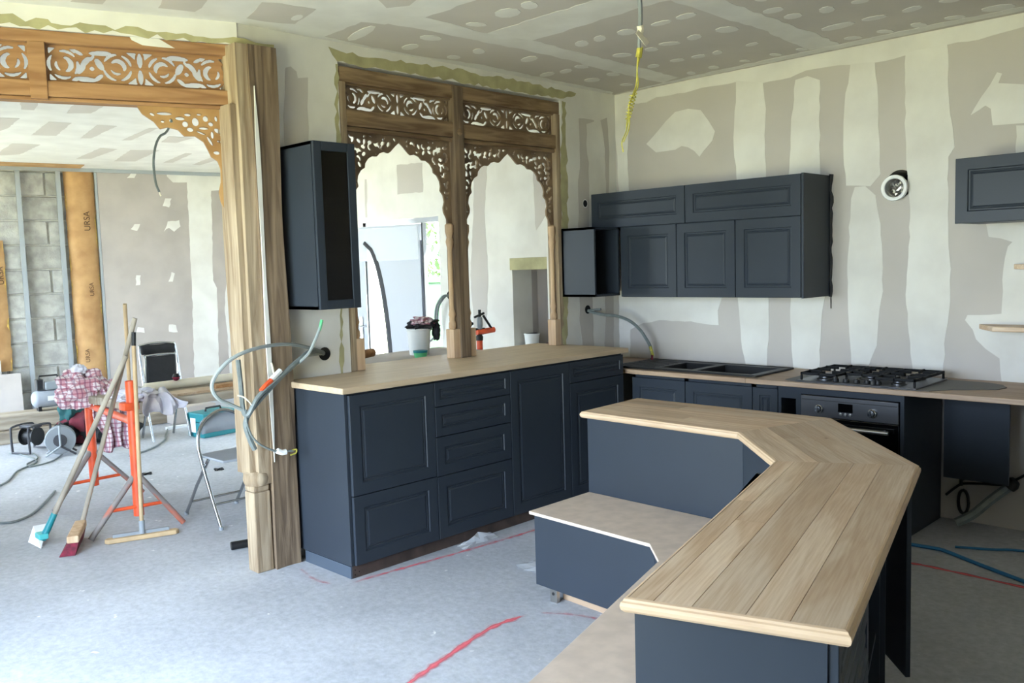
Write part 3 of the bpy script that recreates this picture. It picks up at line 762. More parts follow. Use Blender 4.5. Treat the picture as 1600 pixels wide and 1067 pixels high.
# lining of the far wall
pbd = box('plasterboard_sheet', (.905, 2.44, -.055, .02, .02, CEIL - .01), 'board_grey', W=FW, label='grey plasterboard lining sheet screwed on beside the brown insulation', cat='plasterboard')
NF = (.97879, -.20486, 0)
skins(pbd, NF, 'filler', [
 [(-6.801,-0.733,3.062),(-6.656,-0.04,3.095),(-6.659,-0.055,2.821),(-6.685,-0.18,2.81),(-6.694,-0.223,1.612),(-6.685,-0.179,1.506),(-6.691,-0.208,0.549),(-6.696,-0.231,-0.153),(-6.763,-0.552,-0.115),(-6.758,-0.529,0.577),(-6.752,-0.498,1.519),(-6.75,-0.493,2.028),(-6.748,-0.482,2.912),(-6.785,-0.656,2.907),(-6.798,-0.722,2.98)],
 [(-6.647,0.004,2.073),(-6.62,0.131,2.072),(-6.642,0.023,-0.183),(-6.664,-0.079,-0.171),(-6.662,-0.072,0.714),(-6.667,-0.094,1.241)]])
for i, pts in enumerate([[(-6.899,-1.203,2.948),(-6.887,-1.147,3.015),(-6.873,-1.079,3.017),(-6.88,-1.114,2.951)], [(-6.815,-0.799,2.598),(-6.807,-0.762,2.698),(-6.79,-0.684,2.699),(-6.798,-0.722,2.582)], [(-6.898,-1.198,2.3),(-6.888,-1.149,2.365),(-6.874,-1.081,2.365),(-6.883,-1.125,2.275)],
   [(-6.815,-0.804,2.266),(-6.804,-0.749,2.399),(-6.774,-0.606,2.416),(-6.772,-0.595,2.333),(-6.789,-0.678,2.266),(-6.802,-0.738,2.316)], [(-6.895,-1.182,1.579),(-6.892,-1.167,1.71),(-6.88,-1.114,1.708),(-6.884,-1.129,1.585)], [(-6.812,-0.788,1.614),(-6.802,-0.741,1.739),(-6.794,-0.702,1.721),(-6.801,-0.733,1.612)],
   [(-6.901,-1.212,0.976),(-6.897,-1.192,1.041),(-6.881,-1.117,1.028),(-6.88,-1.114,0.961)], [(-6.819,-0.819,0.958),(-6.817,-0.813,1.051),(-6.799,-0.727,1.037),(-6.796,-0.709,0.942)]]):
    patch(pbd, pts, NF, 'filler', rag=.008, sub=.04, seed=i)
for s, lab in ((.035, 'galvanised steel wall stud standing alone in front of the grey blocks'), (.470, 'galvanised steel wall stud at the edge of the brown insulation strip')):
    st = MB().box(s - .025, s + .025, -.052, -.049, .02, CEIL - .03).box(s - .025, s - .022, -.05, .01, .02, CEIL - .03).box(s + .022, s + .025, -.05, .01, .02, CEIL - .03)
    st.build('metal_stud', 'galv', W=FW, label=lab, cat='stud', group='steel studs on the block wall')
MB().box(-1.3, 2.6, -.075, -.056, CEIL - .045, CEIL - .001).build('ceiling_track', 'galv', W=FW, label='galvanised track along the ceiling above the block wall', cat='track')
MB().box(.876, .903, -.058, .01, .02, CEIL - .05).build('edge_track', 'galv', W=FW, label='galvanised channel between brown insulation and grey plasterboard sheet', cat='track')

def batt(s0, s1, z0, z1, label, prints):
    t = thing('insulation_batt', label, 'insulation', FW @ Vector((s0, 0, z0)), group='kraft-faced insulation batts')
    b = MB(); nz = 26; nx = 6
    rnd = random.Random(int(s0 * 100)); vs = []; fs = []
    for j in range(nz + 1):
        for i in range(nx + 1):
            u = i / nx; w = j / nz
            bul = .05 * (1 - (2 * u - 1) ** 4) + .012 * math.sin(w * 31 + u * 3) * math.sin(w * 13)
            e = rnd.uniform(-.008, .008) if i in (0, nx) else 0
            vs.append((s0 + (s1 - s0) * u + e, -.0 - bul, z0 + (z1 - z0) * w))
    k = nx + 1
    for j in range(nz):
        for i in range(nx): fs.append((j * k + i, j * k + i + 1, (j + 1) * k + i + 1, (j + 1) * k + i))
    b.add(vs, fs).build('kraft_face', 'kraft', t, smooth=True, W=FW)
    MB().box(s0 + .006, s1 - .006, -.004, .02, z0 + .003, z1 - .003).build('wool_core', 'glasswool', t, W=FW)
    for (s, z, size) in prints:
        cu = bpy.data.curves.new('printed_text', 'FONT'); cu.body = 'URSA'; cu.size = size; cu.extrude = .0005
        cu.align_x = 'CENTER'; cu.align_y = 'CENTER'; cu.materials.append(MATS['print_dark'])
        tmp = bpy.data.objects.new('tmp', cu); COL.objects.link(tmp)
        me = bpy.data.meshes.new_from_object(tmp); bpy.data.objects.remove(tmp)
        o = bpy.data.objects.new('printed_text', me)
        link(o, t, FW @ T(s, -.066, z) @ RX(PI / 2) @ RZ(PI / 2))
    return t
batt(.535, .872, .40, CEIL - .03, 'tall strip of brown kraft-faced insulation between stud and plasterboard', [(.76, 2.40, .10), (.76, 1.55, .07), (.66, .72, .07)])
batt(-.62, -.165, .60, 2.17, 'brown kraft-faced insulation strip leaning at the left end of the block wall', [(-.22, 1.75, .09)])
# torn end of the ceiling near the far wall
MB().box(-.6, .72, -.46, -.09, CEIL - .006, CEIL - .001).build('ceiling_insulation', 'kraft', W=FW, label='brown insulation showing through the unlined ceiling strip', cat='insulation')

# niche in the back wall of the far room
b = MB().box(NX0, NX1, .34, .40, NZ0 - .02, NZ1 + .02).box(NX0 - .04, NX0, 0.26, .40, NZ0, NZ1).box(NX1, NX1 + .04, .26, .40, NZ0, NZ1).box(NX0, NX1, .26, .4, NZ0 - .04, NZ0).box(NX0, NX1, .26, .4, NZ1, NZ1 + .04)
nch = b.build('wall_niche', 'board_grey', kind='structure')
box('niche_lintel', (NX0 - .02, NX1 + .05, -.012, .06, 1.645, 1.755), 'green_board', bevel=.004, label='pale wooden lintel over the small wall niche', cat='lintel')
box('niche_post', (-1.02, -.985, .24, .28, NZ0, 1.645), 'dark_frame', label='dark upright steel bar inside the wall niche', cat='bar')
MB().prism([(-.90 + .09 * math.cos(a) , .09 * math.sin(a)) for a in [i * PI / 10 for i in range(11)]] + [(-.99, -.24), (-.81, -.24)], 0, .008, m=T(0, .34, 1.30) @ RX(PI / 2)).build('niche_arch', 'board', label='small arched recess moulded in the back of the niche', cat='recess')

# ================================================================== entrance door seen through the arches
def door():
    o = MB(); z1 = DZ - .03
    fx = [DX0, DX0 + .06]
    o.box(DX0, DX0 + .05, .06, .13, 0, DZ).box(DX1 - .03, DX1, .06, .13, 0, DZ).box(DX0, DX1, .06, .13, DZ - .05, DZ)
    fr = o.build('door_1', 'door_white', kind='structure')
    MB().box(-2.595, -2.570, .05, .10, 0, DZ - .05).build('mullion', 'dark_frame', fr)
    box('side_light_pane', (-2.570, DX1 - .03, .07, .076, .05, DZ - .05), 'clear_glass', fr)
    # leaf, hinged on the mullion and swung into the room; local x from hinge to free edge
    HG = Vector((-2.60, .03, 0)); FE = Vector((-3.45, -.198, 0)); dv = (FE - HG); wd = .88
    ang = math.atan2(dv.y, dv.x)
    LF = T(*HG) @ RZ(ang)
    t = .05; H = DZ - .06
    arc = []
    # curved glazed insert near the free edge: straight outer side, bowed inner side
    x_out = wd - .145
    def bow(z): u = (z - .12) / (1.98 - .12); return x_out - .30 * math.sqrt(max(0, 1 - ((u - .18) / .82) ** 2)) if u > .18 else x_out - .30 * math.sqrt(max(0, 1 - ((.18 - u) / .6) ** 2))
    zs = [.12 + (1.98 - .12) * i / 24 for i in range(25)]
    b = MB()
    b.box(x_out, wd, -t, 0, 0, H)
    b.box(0, x_out, -t, 0, 0, .12); b.box(0, x_out, -t, 0, 1.98, H)
    for i in range(24):
        a, c = bow(zs[i]), bow(zs[i + 1])
        b.add([(0, -t, zs[i]), (a, -t, zs[i]), (c, -t, zs[i + 1]), (0, -t, zs[i + 1]), (0, 0, zs[i]), (a, 0, zs[i]), (c, 0, zs[i + 1]), (0, 0, zs[i + 1])],
              [(0, 1, 2, 3), (7, 6, 5, 4), (1, 5, 6, 2)])
    leaf = b.build('door_leaf', 'door_white', fr, W=LF)
    MB().tube([(bow(z), -t / 2, z) for z in zs], .040, 8).build('bowed_trim', 'dark_frame', leaf, W=LF, smooth=True)
    MB().tube([(x_out, -t / 2, .12), (x_out, -t / 2, 1.98)], .016, 6).build('straight_trim', 'dark_frame', leaf, W=LF)
    vs = [(x_out, -t / 2, z) for z in zs] + [(bow(z), -t / 2, z) for z in zs]
    MB().add(vs, [(i, i + 1, 26 + i, 25 + i) for i in range(24)]).build('curved_glass', 'frosted', leaf, W=LF)
    for y in (-t - .001, .001):
        sgn = -1 if y < 0 else 1
        h = MB().box(wd - .085, wd - .045, min(y, y + .012 * sgn), max(y, y + .012 * sgn), .92, 1.18).tube([(wd - .065, y, 1.08), (wd - .065, y + .05 * sgn, 1.08), (wd - .19, y + .055 * sgn, 1.08)], .011, 7)
        h.build('handle', 'chrome', leaf, W=LF, bevel=.002)
    box('edge_strip', (wd, wd + .012, -t, 0, 0, H), 'dark_frame', leaf, W=LF)
    box('plastic_cover', (.02, wd - .01, t * 0 + .004, .006, 1.78, H - .02), 'film', leaf, W=LF)
    box('plastic_cover', (.02, wd - .01, -t - .006, -t - .004, 1.78, H - .02), 'film', leaf, W=LF)
door()
# ground outside, brick reveal, green growth
box('ground_outside', (-40, 40, -40, 40, -.30, -.14), 'lawn', kind='structure')
box('terrace', (-8, 2, .30, 3.0, -.16, -.05), 'paving', kind='structure')
br = thing('brick_jamb', 'pale red brick jamb outside the entrance side light', 'brickwork', (-4.48, 1.5, -.05))
base = None
for i in range(28):
    z = -.05 + i * .083
    x0 = -4.62 - (.06 if i % 2 else 0)
    if base is None: base = o = box('brick', (x0, x0 + .22, 1.5, 1.61, z, z + .072), 'brick', br, bevel=.004, seg=1)
    else:
        o = base.copy(); COL.objects.link(o); o.location = (x0 + .11 - (-4.48), .055, z + .036 + .05)
MB().box(-4.67, -4.41, 1.51, 1.605, -.05, 2.28).build('mortar_core', 'mortar', br)
bush = thing('garden_shrub', 'bright green leafy shrub outside the entrance door', 'shrub', (-5.9, 3.6, -.14))
b = MB(); rnd = random.Random(4)
for i in range(1500):
    a = rnd.uniform(0, 2 * PI); e = rnd.uniform(-1, 1); rr = rnd.uniform(.6, 1.0)
    c = Vector((-6.2 + 1.3 * rr * math.cos(a) * math.sqrt(1 - e * e), 3.9 + .8 * rr * math.sin(a) * math.sqrt(1 - e * e), 2.0 + 1.3 * e * rr))
    m = T(*c) @ Matrix.Rotation(rnd.uniform(0, 6.3), 4, 'Z') @ Matrix.Rotation(rnd.uniform(-1.2, 1.2), 4, 'X')
    s = rnd.uniform(.05, .10)
    b.add([m @ Vector(p) for p in ((-s * .5, 0, 0), (0, -s, 0), (s * .5, 0, 0), (0, s, 0))], [(0, 1, 2, 3)])
b.build('foliage', 'leaf', bush, kind='stuff')
MB().tube([(-6.0, 3.9, -.14), (-6.05, 3.9, 1.2), (-6.2, 3.85, 2.0)], [.09, .07, .03], 8).build('trunk', 'timber_end', bush)
gb = thing('garden_tank', 'tall pale green plastic tank standing outside the side light', 'tank', (-4.18, 1.75, -.05))
MB().prism([(-.24, -.22), (.24, -.22), (.24, .22), (-.24, .22)], 0, 1.55, m=T(-4.18, 1.75, -.05)).build('body', 'tank_green', gb, bevel=.03)
box('lid', (-4.44, -3.92, 1.50, 2.0, 1.50, 1.57), 'tank_green', gb, bevel=.02)

# ================================================================== carved timber in the openings
FX = Matrix(((0, -1, 0, 0), (1, 0, 0, 0), (0, 0, 1, 0), (0, 0, 0, 1)))   # local x -> +Y, local -y -> +X (face to the kitchen)
def window_screen():
    t = thing('carved_double_arch', 'brown carved timber screen with two cusped arches above the bar', 'screen', (-.06, (YL + YR) / 2, 1.06))
    x0, x1 = -.115, -.005
    J = .055
    def pc(name, y0, y1, z0, z1, m='old_wood', xa=x0, xb=x1, bv=.004): return box(name, (xa, xb, y0, y1, z0, z1), m, t, bevel=bv)
    pc('top_rail', YL + .010, YR - .010, 2.825, 2.915)
    pc('middle_rail', YL + J, YR - J, 2.565, 2.665)
    pc('rail_bead', YL + J, YR - J, 2.535, 2.562, xb=x1 - .012)
    pc('rail_bead', YL + J, YR - J, 2.815, 2.826, xb=x1 - .02)
    for y0, y1 in ((YL + .005, YL + J), (YR - J, YR - .005)):
        pc('jamb', y0, y1, 1.061, 2.825, 'weathered_v')
    pc('mullion', -1.775, -1.685, 1.061, 2.905, 'old_wood_v', xb=.008)
    MB().lathe([(.001, .0), (.022, 0), (.024, .006), (.012, .012), (.001, .013)], m=T(.008, -1.73, 2.60) @ RY(PI / 2), n=14).build('knob', 'old_wood', t, smooth=True)
    for ya, yb in ((YL + J, -1.775), (-1.685, YR - J)):
        scroll_panel(yb - ya, .155, .012).build('scroll_panel', 'fret_wood', t, W=FX @ T((ya + yb) / 2, .055, 2.742))
    # cusped half arch, outline from apex to springing (horizontal distance from the arch centre, height)
    half = [(0, 2.500), (.030, 2.475), (.070, 2.435), (.085, 2.425), (.115, 2.432), (.150, 2.420), (.172, 2.398), (.205, 2.398), (.235, 2.380), (.258, 2.350),
            (.262, 2.322), (.290, 2.305), (.312, 2.270), (.318, 2.235), (.312, 2.205), (.336, 2.175), (.344, 2.130), (.332, 2.09), (.335, 2.06), (.352, 2.03), (.372, 1.985)]
    for ya, yb in ((YL + J, -1.775), (-1.685, YR - J)):
        c = (ya + yb) / 2; hw = (yb - ya) / 2; k = hw / .400
        for sg in (-1, 1):
            poly = [(sg * x * k, z) for x, z in half] + [(sg * hw, 1.975), (sg * hw, 2.537), (0, 2.537)]
            spandrel(poly, .014, seed=5 + sg).build('arch_spandrel', 'fret_wood', t, W=FX @ T(c, .055, 0))
    prof = [(.018, 1.26), (.026, 1.27), (.026, 1.30), (.017, 1.32), (.020, 1.345), (.026, 1.36), (.017, 1.40), (.017, 1.80), (.022, 1.83), (.028, 1.86), (.020, 1.89), (.030, 1.93), (.030, 1.975), (.018, 1.985)]
    for y in (YL + J + .026, -1.775 - .028, -1.685 + .028, YR - J - .026):
        MB().lathe(prof, m=T(-.05, y, 0), n=12).build('colonnette', 'raw_wood', t, smooth=True)
        box('colonnette_base', (-.085, -.005, y - .031, y + .031, 1.061, 1.26), 'raw_wood', t, bevel=.003)
    return t
window_screen()

def header_screen():
    t = thing('carved_header', 'honey-brown carved timber header with fretwork bracket over the wide opening', 'screen', FL @ Vector((.5, -.05, 2.58)))
    def pc(name, a, b_, z0, z1, m='teak', y0=-.11, y1=-.012, bv=.003): return MB().box(a, b_, y0, y1, z0, z1).build(name, m, t, bevel=bv, W=FL)
    pc('top_rail', -.0, 2.5, 2.872, 2.930)
    pc('bottom_rail', .03, 2.5, 2.606, 2.683)
    pc('rail_bead', .03, 2.5, 2.586, 2.604, y1=-.03)
    pc('stile', .0, .036, 2.02, 2.872, 'teak_pale')
    pc('mullion', .918, .996, 2.590, 2.872, y1=-.004)
    pc('mullion', 1.88, 1.958, 2.590, 2.872, y1=-.004)
    R180 = RZ(PI)
    for a, b_ in ((.037, .917), (.997, 1.879), (1.959, 2.5)):
        scroll_panel(b_ - a, .187, .014).build('scroll_panel', 'teak', t, W=FL @ T((a + b_) / 2, -.06, 2.778) @ R180)
    out = [(0.507,2.588),(0.482,2.546),(0.427,2.508),(0.398,2.469),(0.358,2.481),(0.307,2.469),(0.277,2.436),(0.221,2.438),(0.179,2.409),(0.158,2.364),(0.144,2.33),(0.111,2.306),(0.097,2.261),(0.101,2.191),(0.114,2.138),(0.107,2.086),(0.083,2.026),(0.063,2.015),(0.027,2.605)]
    holes = [(0.433,2.545,0.014,0.0081,0.5),(0.372,2.551,0.0397,0.009,0),(0.383,2.509,0.0106,0.0073,0),(0.34,2.515,0.0097,0.0115,0),(0.294,2.529,0.0249,0.0107,0),(0.255,2.55,0.0178,0.0083,0),(0.196,2.554,0.0143,0.0058,0),(0.269,2.5,0.0151,0.0165,0.5),(0.216,2.514,0.0179,0.0232,0),(0.163,2.533,0.0144,0.0166,0.3),(0.108,2.535,0.0081,0.0151,0),(0.078,2.558,0.0127,0.0059,0),(0.054,2.537,0.0064,0.0101,0),(0.137,2.505,0.0135,0.0125,0),(0.075,2.507,0.0163,0.0092,0),(0.245,2.472,0.017,0.0124,0),(0.176,2.481,0.027,0.0075,0),(0.191,2.456,0.0269,0.0058,0.4),(0.103,2.47,0.0199,0.0126,0.5),(0.132,2.447,0.0081,0.0209,0),(0.078,2.446,0.0163,0.0092,0),(0.146,2.414,0.0081,0.0292,-0.5),(0.094,2.411,0.0181,0.0067,0.3),(0.068,2.382,0.0127,0.0067,0),(0.114,2.351,0.0181,0.0101,0),(0.06,2.422,0.0055,0.0084,0),(0.063,2.349,0.0045,0.0101,0),(0.086,2.319,0.0036,0.0067,0),(0.064,2.315,0.0036,0.0152,0),(0.067,2.274,0.0036,0.0101,0),(0.078,2.228,0.0073,0.0118,0)]
    spandrel(out, .028, holes, margin=.0).build('fret_bracket', 'teak_pale', t, W=FL @ Matrix.Scale(1, 4) @ T(0, -.06, 0))
    out2 = [(2.49 - x + .0, z) for x, z in out]
    spandrel(out2, .028, seed=9).build('fret_bracket', 'teak_pale', t, W=FL @ T(0, -.06, 0))
    patch(t, [FL @ Vector((s, -.0115, z)) for s, z in [(0.526,2.941),(0.417,2.946),(0.37,2.927),(0.302,2.889),(0.461,2.893),(0.512,2.915)]], (.940376, -.340136, 0), 'filler', name='plaster_smear', rag=.004)
header_screen()

# big hewn post beside the bar, with the carved newel in front of it
def hewn_post():
    t = thing('timber_post', 'thick rough-hewn timber post standing at the end of the dark bar', 'post', (.02, -3.25, 0))
    rnd = random.Random(2)
    def rough(name, x0, x1, y0, y1, z0, z1, m, amp=.006, lean=0.):
        vs = []; fs = []; nz = 28; side = []
        per = []
        for k in range(5): per.append((x0 + (x1 - x0) * k / 5, y0))
        for k in range(5): per.append((x1, y0 + (y1 - y0) * k / 5))
        for k in range(5): per.append((x1 - (x1 - x0) * k / 5, y1))
        for k in range(5): per.append((x0, y1 - (y1 - y0) * k / 5))
        n = len(per)
        for j in range(nz + 1):
            z = z0 + (z1 - z0) * j / nz
            for i, (x, y) in enumerate(per):
                dx = mnoise.noise(Vector((x * 9, y * 9, z * 1.3 + x1 * 7))) * amp; dy = mnoise.noise(Vector((x * 9 + 4, y * 9, z * 1.3))) * amp
                vs.append((x + dx, y + dy + lean * (1 - z / 3), z))
        for j in range(nz):
            for i in range(n): fs.append((j * n + i, j * n + (i + 1) % n, (j + 1) * n + (i + 1) % n, (j + 1) * n + i))
        fs += [tuple(range(n))[::-1], tuple(range(nz * n, nz * n + n))]
        return MB().add(vs, fs).build(name, m, t, smooth=True)
    rough('trunk', -.12, .095, -3.325, -3.165, 0, 2.922, 'old_wood_v', .016)
    rough('pale_face', -.11, .078, -3.395, -3.30, .50, 2.922, 'weathered_v', .010)
    rough('side_strip', -.10, .05, -3.43, -3.385, .56, 2.60, 'weathered_v', .008)
    for (yc, za, zb, w0) in ((-3.306, .62, 2.70, .011),):
        vs = []; fs = []
        for j in range(25):
            z = za + j * (zb - za) / 24; w = w0 * (1 + .25 * math.sin(j * .55 + yc * 90)) * min(1, j / 3 + .1, (24 - j) / 3 + .1)
            x = .1045 + .001 * math.sin(j)
            vs += [(x, yc - w, z), (x, yc + w, z), (.085, yc - w, z), (.085, yc + w, z)]
        for j in range(24):
            k = j * 4; fs += [(k, k + 1, k + 5, k + 4), (k + 1, k + 3, k + 7, k + 5), (k + 2, k, k + 4, k + 6)]
        MB().add(vs, fs).build('plaster_streak', 'raw_wood' if w0 < .01 else 'filler', t)
    # newel: square base with a turned collar
    box('newel_base', (-.03, .075, -3.43, -3.328, 0, .46), 'weathered_v', t, bevel=.006)
    MB().prism([(-.03, -3.43), (.075, -3.43), (.075, -3.328), (-.03, -3.328)], .46, .50).build('newel_neck', 'weathered_v', t, bevel=.012)
    MB().lathe([(.062, .495), (.070, .51), (.074, .535), (.070, .56), (.055, .575)], m=T(.022, -3.380, 0), n=16).build('newel_collar', 'weathered_v', t, smooth=True)
    return t
hewn_post()

# ================================================================== bar run along the partition
XF = .584                       # plane of the fronts
YB = [-3.120, -2.5207, -1.8913, -1.3135, -.7117]
ZB0, ZB1 = .072, 1.024
def FB(y, z): return T(XF - .02, y, z) @ RZ(PI / 2)          # face looks along +X
g = .0025
bar_specs = [
 ('dark slate bar cabinet, tall door over low door, next to the timber post', [(.072, .4575, 'door'), (.4575, 1.016, 'door')]),
 ('dark slate bar cabinet with three shallow drawers over a deep one', [(.072, .452, 'drawer'), (.452, .688, 'drawer'), (.688, .868, 'drawer'), (.868, 1.016, 'drawer')]),
 ('dark slate bar cabinet with one single full-height door', [(.072, 1.016, 'door')]),
 ('dark slate bar cabinet with a drawer above a door, nearest the sink corner', [(.072, .868, 'door'), (.868, 1.016, 'drawer')]),
]
for i, (lab, fr) in enumerate(bar_specs):
    y0, y1 = YB[i], YB[i + 1]
    t = thing('bar_cabinet', lab, 'cabinet', (.29, (y0 + y1) / 2, .07), group='bar cabinets')
    carcass(.012, XF - .021, y0, y1, ZB0, ZB1, open_side='+x').build('carcass', 'cabinet', t)
    for (a, c, nm) in fr:
        front(nm, y1 - y0 - 2 * g, c - a - 2 * g, FB(y0 + g, a + g), parent=t)
box('bar_end_panel', (.012, XF - .018, -3.139, -3.1205, .072, 1.024), 'cabinet', bevel=.001, label='plain slate-blue side panel closing the bar beside the timber post', cat='panel')
pl = thing('bar_plinth', 'scuffed brown and blue plinth boards under the bar cabinets', 'plinth', (.3, -2, 0))
box('front_board', (XF - .045, XF - .028, -3.128, -.72, 0, .068), 'plinth_brown', pl)
box('end_board', (.10, XF - .028, -3.137, -3.129, 0, .068), 'plinth_blue', pl)
for (x, y, z) in ((XF - .026, -3.112, .045), (XF - .026, -3.112, .018), (XF - .026, -3.085, .03)):
    MB().lathe([(.004, 0), (.004, .0015), (.0, .0016)], m=T(x - .0015, y, z) @ RY(PI / 2), n=8).build('screw_hole', 'black_hole', pl)
MB().prism([(.004, -3.170), (.602, -3.170), (.602, -.668), (.004, -.668), (.004, YR - .004), (-.30, YR - .004), (-.30, YL + .004), (.004, YL + .004)], 1.026, 1.060).build(
    'bar_worktop', 'oak_bar', bevel=.005, label='long pale oak worktop of the raised bar running under the carved arches', cat='worktop')

# ================================================================== wall cabinets
def glass_cabinet():
    x1, y0, y1, z0, z1 = .352, -3.118, -2.842, 1.472, 2.394
    t = thing('glass_wall_cabinet', 'narrow tall black wall cabinet with glass door above the bar', 'cabinet', (.17, (y0 + y1) / 2, z0))
    carcass(.003, x1 - .022, y0, y1, z0, z1, open_side='+x').build('carcass', 'cabinet', t)
    W = T(x1 - .02, y0 + .002, z0) @ RZ(PI / 2); w = y1 - y0 - .004; h = z1 - z0; f = .05
    d = MB()
    for (a, b_, c, e) in ((0, f, 0, h), (w - f, w, 0, h), (f, w - f, 0, f), (f, w - f, h - f, h)): d.box(a, b_, -.02, 0, c, e)
    dr = d.build('door', 'cabinet', t, W=W, bevel=.003)
    MB().box(f - .004, w - f + .004, -.012, -.008, f - .004, h - f + .004).build('pane', 'smoke_glass', dr, W=W)
    for z in (1.78, 2.08): box('shelf', (.02, x1 - .05, y0 + .02, y1 - .02, z, z + .014), 'cabinet', t)
glass_cabinet()

WY = -.398; WX0, WXM, WX1 = .053, .921, 1.809; WZ0, WZS, WZ1 = 1.418, 1.9535, 2.226
def FYm(x, y, z): return T(x, y, z)                          # face looks along -Y
for (a, c, lab) in ((WX0, WXM, 'dark lift-up wall cabinet at the corner end of the top row'), (WXM, WX1, 'dark lift-up wall cabinet at the duct end of the top row')):
    t = thing('lift_up_cabinet', lab, 'cabinet', ((a + c) / 2, -.19, WZS), group='upper row of wall cabinets')
    carcass(a, c, WY + .022, -.003, WZS, WZ1, open_side='-y').build('carcass', 'cabinet', t)
    front('door', c - a - 2 * g, WZ1 - WZS - 2 * g, FYm(a + g, WY + .02, WZS + g), parent=t)
lows = [(.335, .845, 'dark framed wall cabinet beside the open box, under the top row'), (.845, 1.326, 'dark framed wall cabinet in the middle of the lower row'), (1.326, WX1, 'dark framed wall cabinet at the right end of the lower row')]
for (a, c, lab) in lows:
    t = thing('wall_cabinet', lab, 'cabinet', ((a + c) / 2, -.19, WZ0), group='lower row of wall cabinets')
    carcass(a, c, WY + .022, -.003, WZ0, WZS - .001, open_side='-y').build('carcass', 'cabinet', t)
    front('door', c - a - 2 * g, WZS - WZ0 - 2 * g, FYm(a + g, WY + .02, WZ0 + g), parent=t)
t = thing('cabinet_side_panel', 'flat dark panel ending the wall cabinets towards the duct hole', 'panel', (WX1 + .01, -.2, WZ0 - .004))
box('panel', (WX1 + .001, WX1 + .017, WY + .002, -.012, WZ0 - .004, WZ1 + .002), 'cabinet', t, bevel=.001)
b = MB(); rnd = random.Random(1)
pts = [(WX1 + .019 + rnd.uniform(-.004, .006), -.008, WZ0 - .01 + i * (WZ1 - WZ0 + .02) / 22) for i in range(23)]
b.tube(pts, [rnd.uniform(.009, .016) for _ in pts], 6).build('sealant_bead', 'black', t, smooth=True)
MB().tube([(WX1 + .02, -.006, WZ0), (WX1 + .022, -.006, WZ0 - .09)], .003, 5).build('hanging_tail', 'black', t)

t = thing('open_wall_cabinet', 'doorless dark wall cabinet box in the corner beside the arches', 'cabinet', (.16, -.55, 1.432))
carcass(.003, .325, -.703, -.400, 1.432, 1.955, open_side='+x').build('carcass', 'cabinet', t)
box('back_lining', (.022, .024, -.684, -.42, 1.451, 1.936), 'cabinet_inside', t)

RX0 = 2.745
t = thing('end_wall_cabinet', 'dark framed wall cabinet right of the white duct collar', 'cabinet', (3.1, -.19, 1.85))
carcass(RX0 + .01, 3.56, WY + .022, -.003, 1.85, 2.214, open_side='-y').build('carcass', 'cabinet', t)
front('door', .81, .368, FYm(RX0, WY + .02, 1.848), parent=t, bevel=.004)

for (x0, z, lab) in ((2.765, 1.215, 'lower wooden corner shelf fixed on the white filler patch'), (2.95, 1.575, 'upper wooden corner shelf just under the end wall cabinet')):
    MB().prism([(x0, -.002), (x0 + .02, -.04), (x0 + .13, -.20), (3.9, -.20), (3.9, -.002)], z, z + .030).build('wall_shelf', 'oak', bevel=.004, label=lab, cat='shelf', group='wooden wall shelves')

# ================================================================== sink run
KZ = .900; KT = .032; KY = -.672
def FK(x, z): return T(x, -.622, z)
b = MB()
SX0, SX1, SY0, SY1 = .42, 1.555, -.555, -.115               # cut-out for the sink
b.box(.612, SX0 + .2, KY, SY0, KZ - KT, KZ) if False else None
b.box(.012, SX0, -.66, -.004, KZ - KT, KZ)
b.box(SX0, SX1, SY1, -.004, KZ - KT, KZ)
b.box(SX0, .612, -.66, SY0, KZ - KT, KZ); b.box(.612, SX1, KY, SY0, KZ - KT, KZ)
b.box(SX1, 4.8, KY, -.004, KZ - KT, KZ)
b.build('sink_worktop', 'counter', bevel=.004, label='thin oak worktop carrying the sink and gas hob along the back wall', cat='worktop')
specs = [(.606, 1.066, 'slate-blue base cabinet under the sink drainer, nearest the bar'), (1.066, 1.588, 'slate-blue base cabinet under the sink bowls'), (1.588, 1.770, 'slim slate-blue base cabinet between sink and oven')]
for (a, c, lab) in specs:
    t = thing('base_cabinet', lab, 'cabinet', ((a + c) / 2, -.3, .08), group='base cabinets below the sink')
    b = carcass(a, c, -.620, -.02, .08, .862, open_side='+z')
    b.build('carcass', 'cabinet', t)
    front('door', c - a - 2 * g, .842 - .08, FK(a + g, .08), parent=t)
box('base_plinth', (.61, 2.56, -.575, -.56, 0, .078), 'plinth_blue', label='recessed slate plinth under the sink cabinets', cat='plinth')
# filler with an open slot, then the oven housing
t = thing('oven_housing', 'tall dark housing panel set around the built-in oven', 'cabinet', (2.2, -.3, 0))
b = MB(); b.box(1.772, 1.792, -.64, -.02, .08, .866).box(1.893, 1.928, -.64, -.02, .08, .866).box(1.792, 1.893, -.64, -.62, .79, .866).box(1.792, 1.893, -.64, -.62, .08, .45)
b.build('filler_frame', 'cabinet', t)
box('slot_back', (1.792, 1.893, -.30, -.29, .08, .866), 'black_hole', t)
box('side_panel', (2.540, 2.562, -.640, -.02, .0, .862), 'cabinet', t)
box('top_rail', (1.928, 2.540, -.64, -.62, .826, .862), 'cabinet', t)
t = thing('built_in_oven', 'stainless steel and black glass oven under the gas hob', 'oven', (2.23, -.35, .22))
box('body', (1.932, 2.536, -.60, -.05, .22, .824), 'black', t)
box('control_panel', (1.932, 2.536, -.655, -.60, .692, .822), 'steel_dark', t, bevel=.003)
box('trim_line', (1.940, 2.528, -.657, -.6545, .795, .799), 'black', t)
dp = box('display', (2.175, 2.265, -.6575, -.6545, .735, .788), 'black_glass', t)
for x in (2.19, 2.22, 2.25): MB().lathe([(.010, 0), (.009, .006), (.001, .007)], m=T(x, -.655, .722) @ RX(PI / 2), n=10).build('button', 'steel', t, smooth=True)
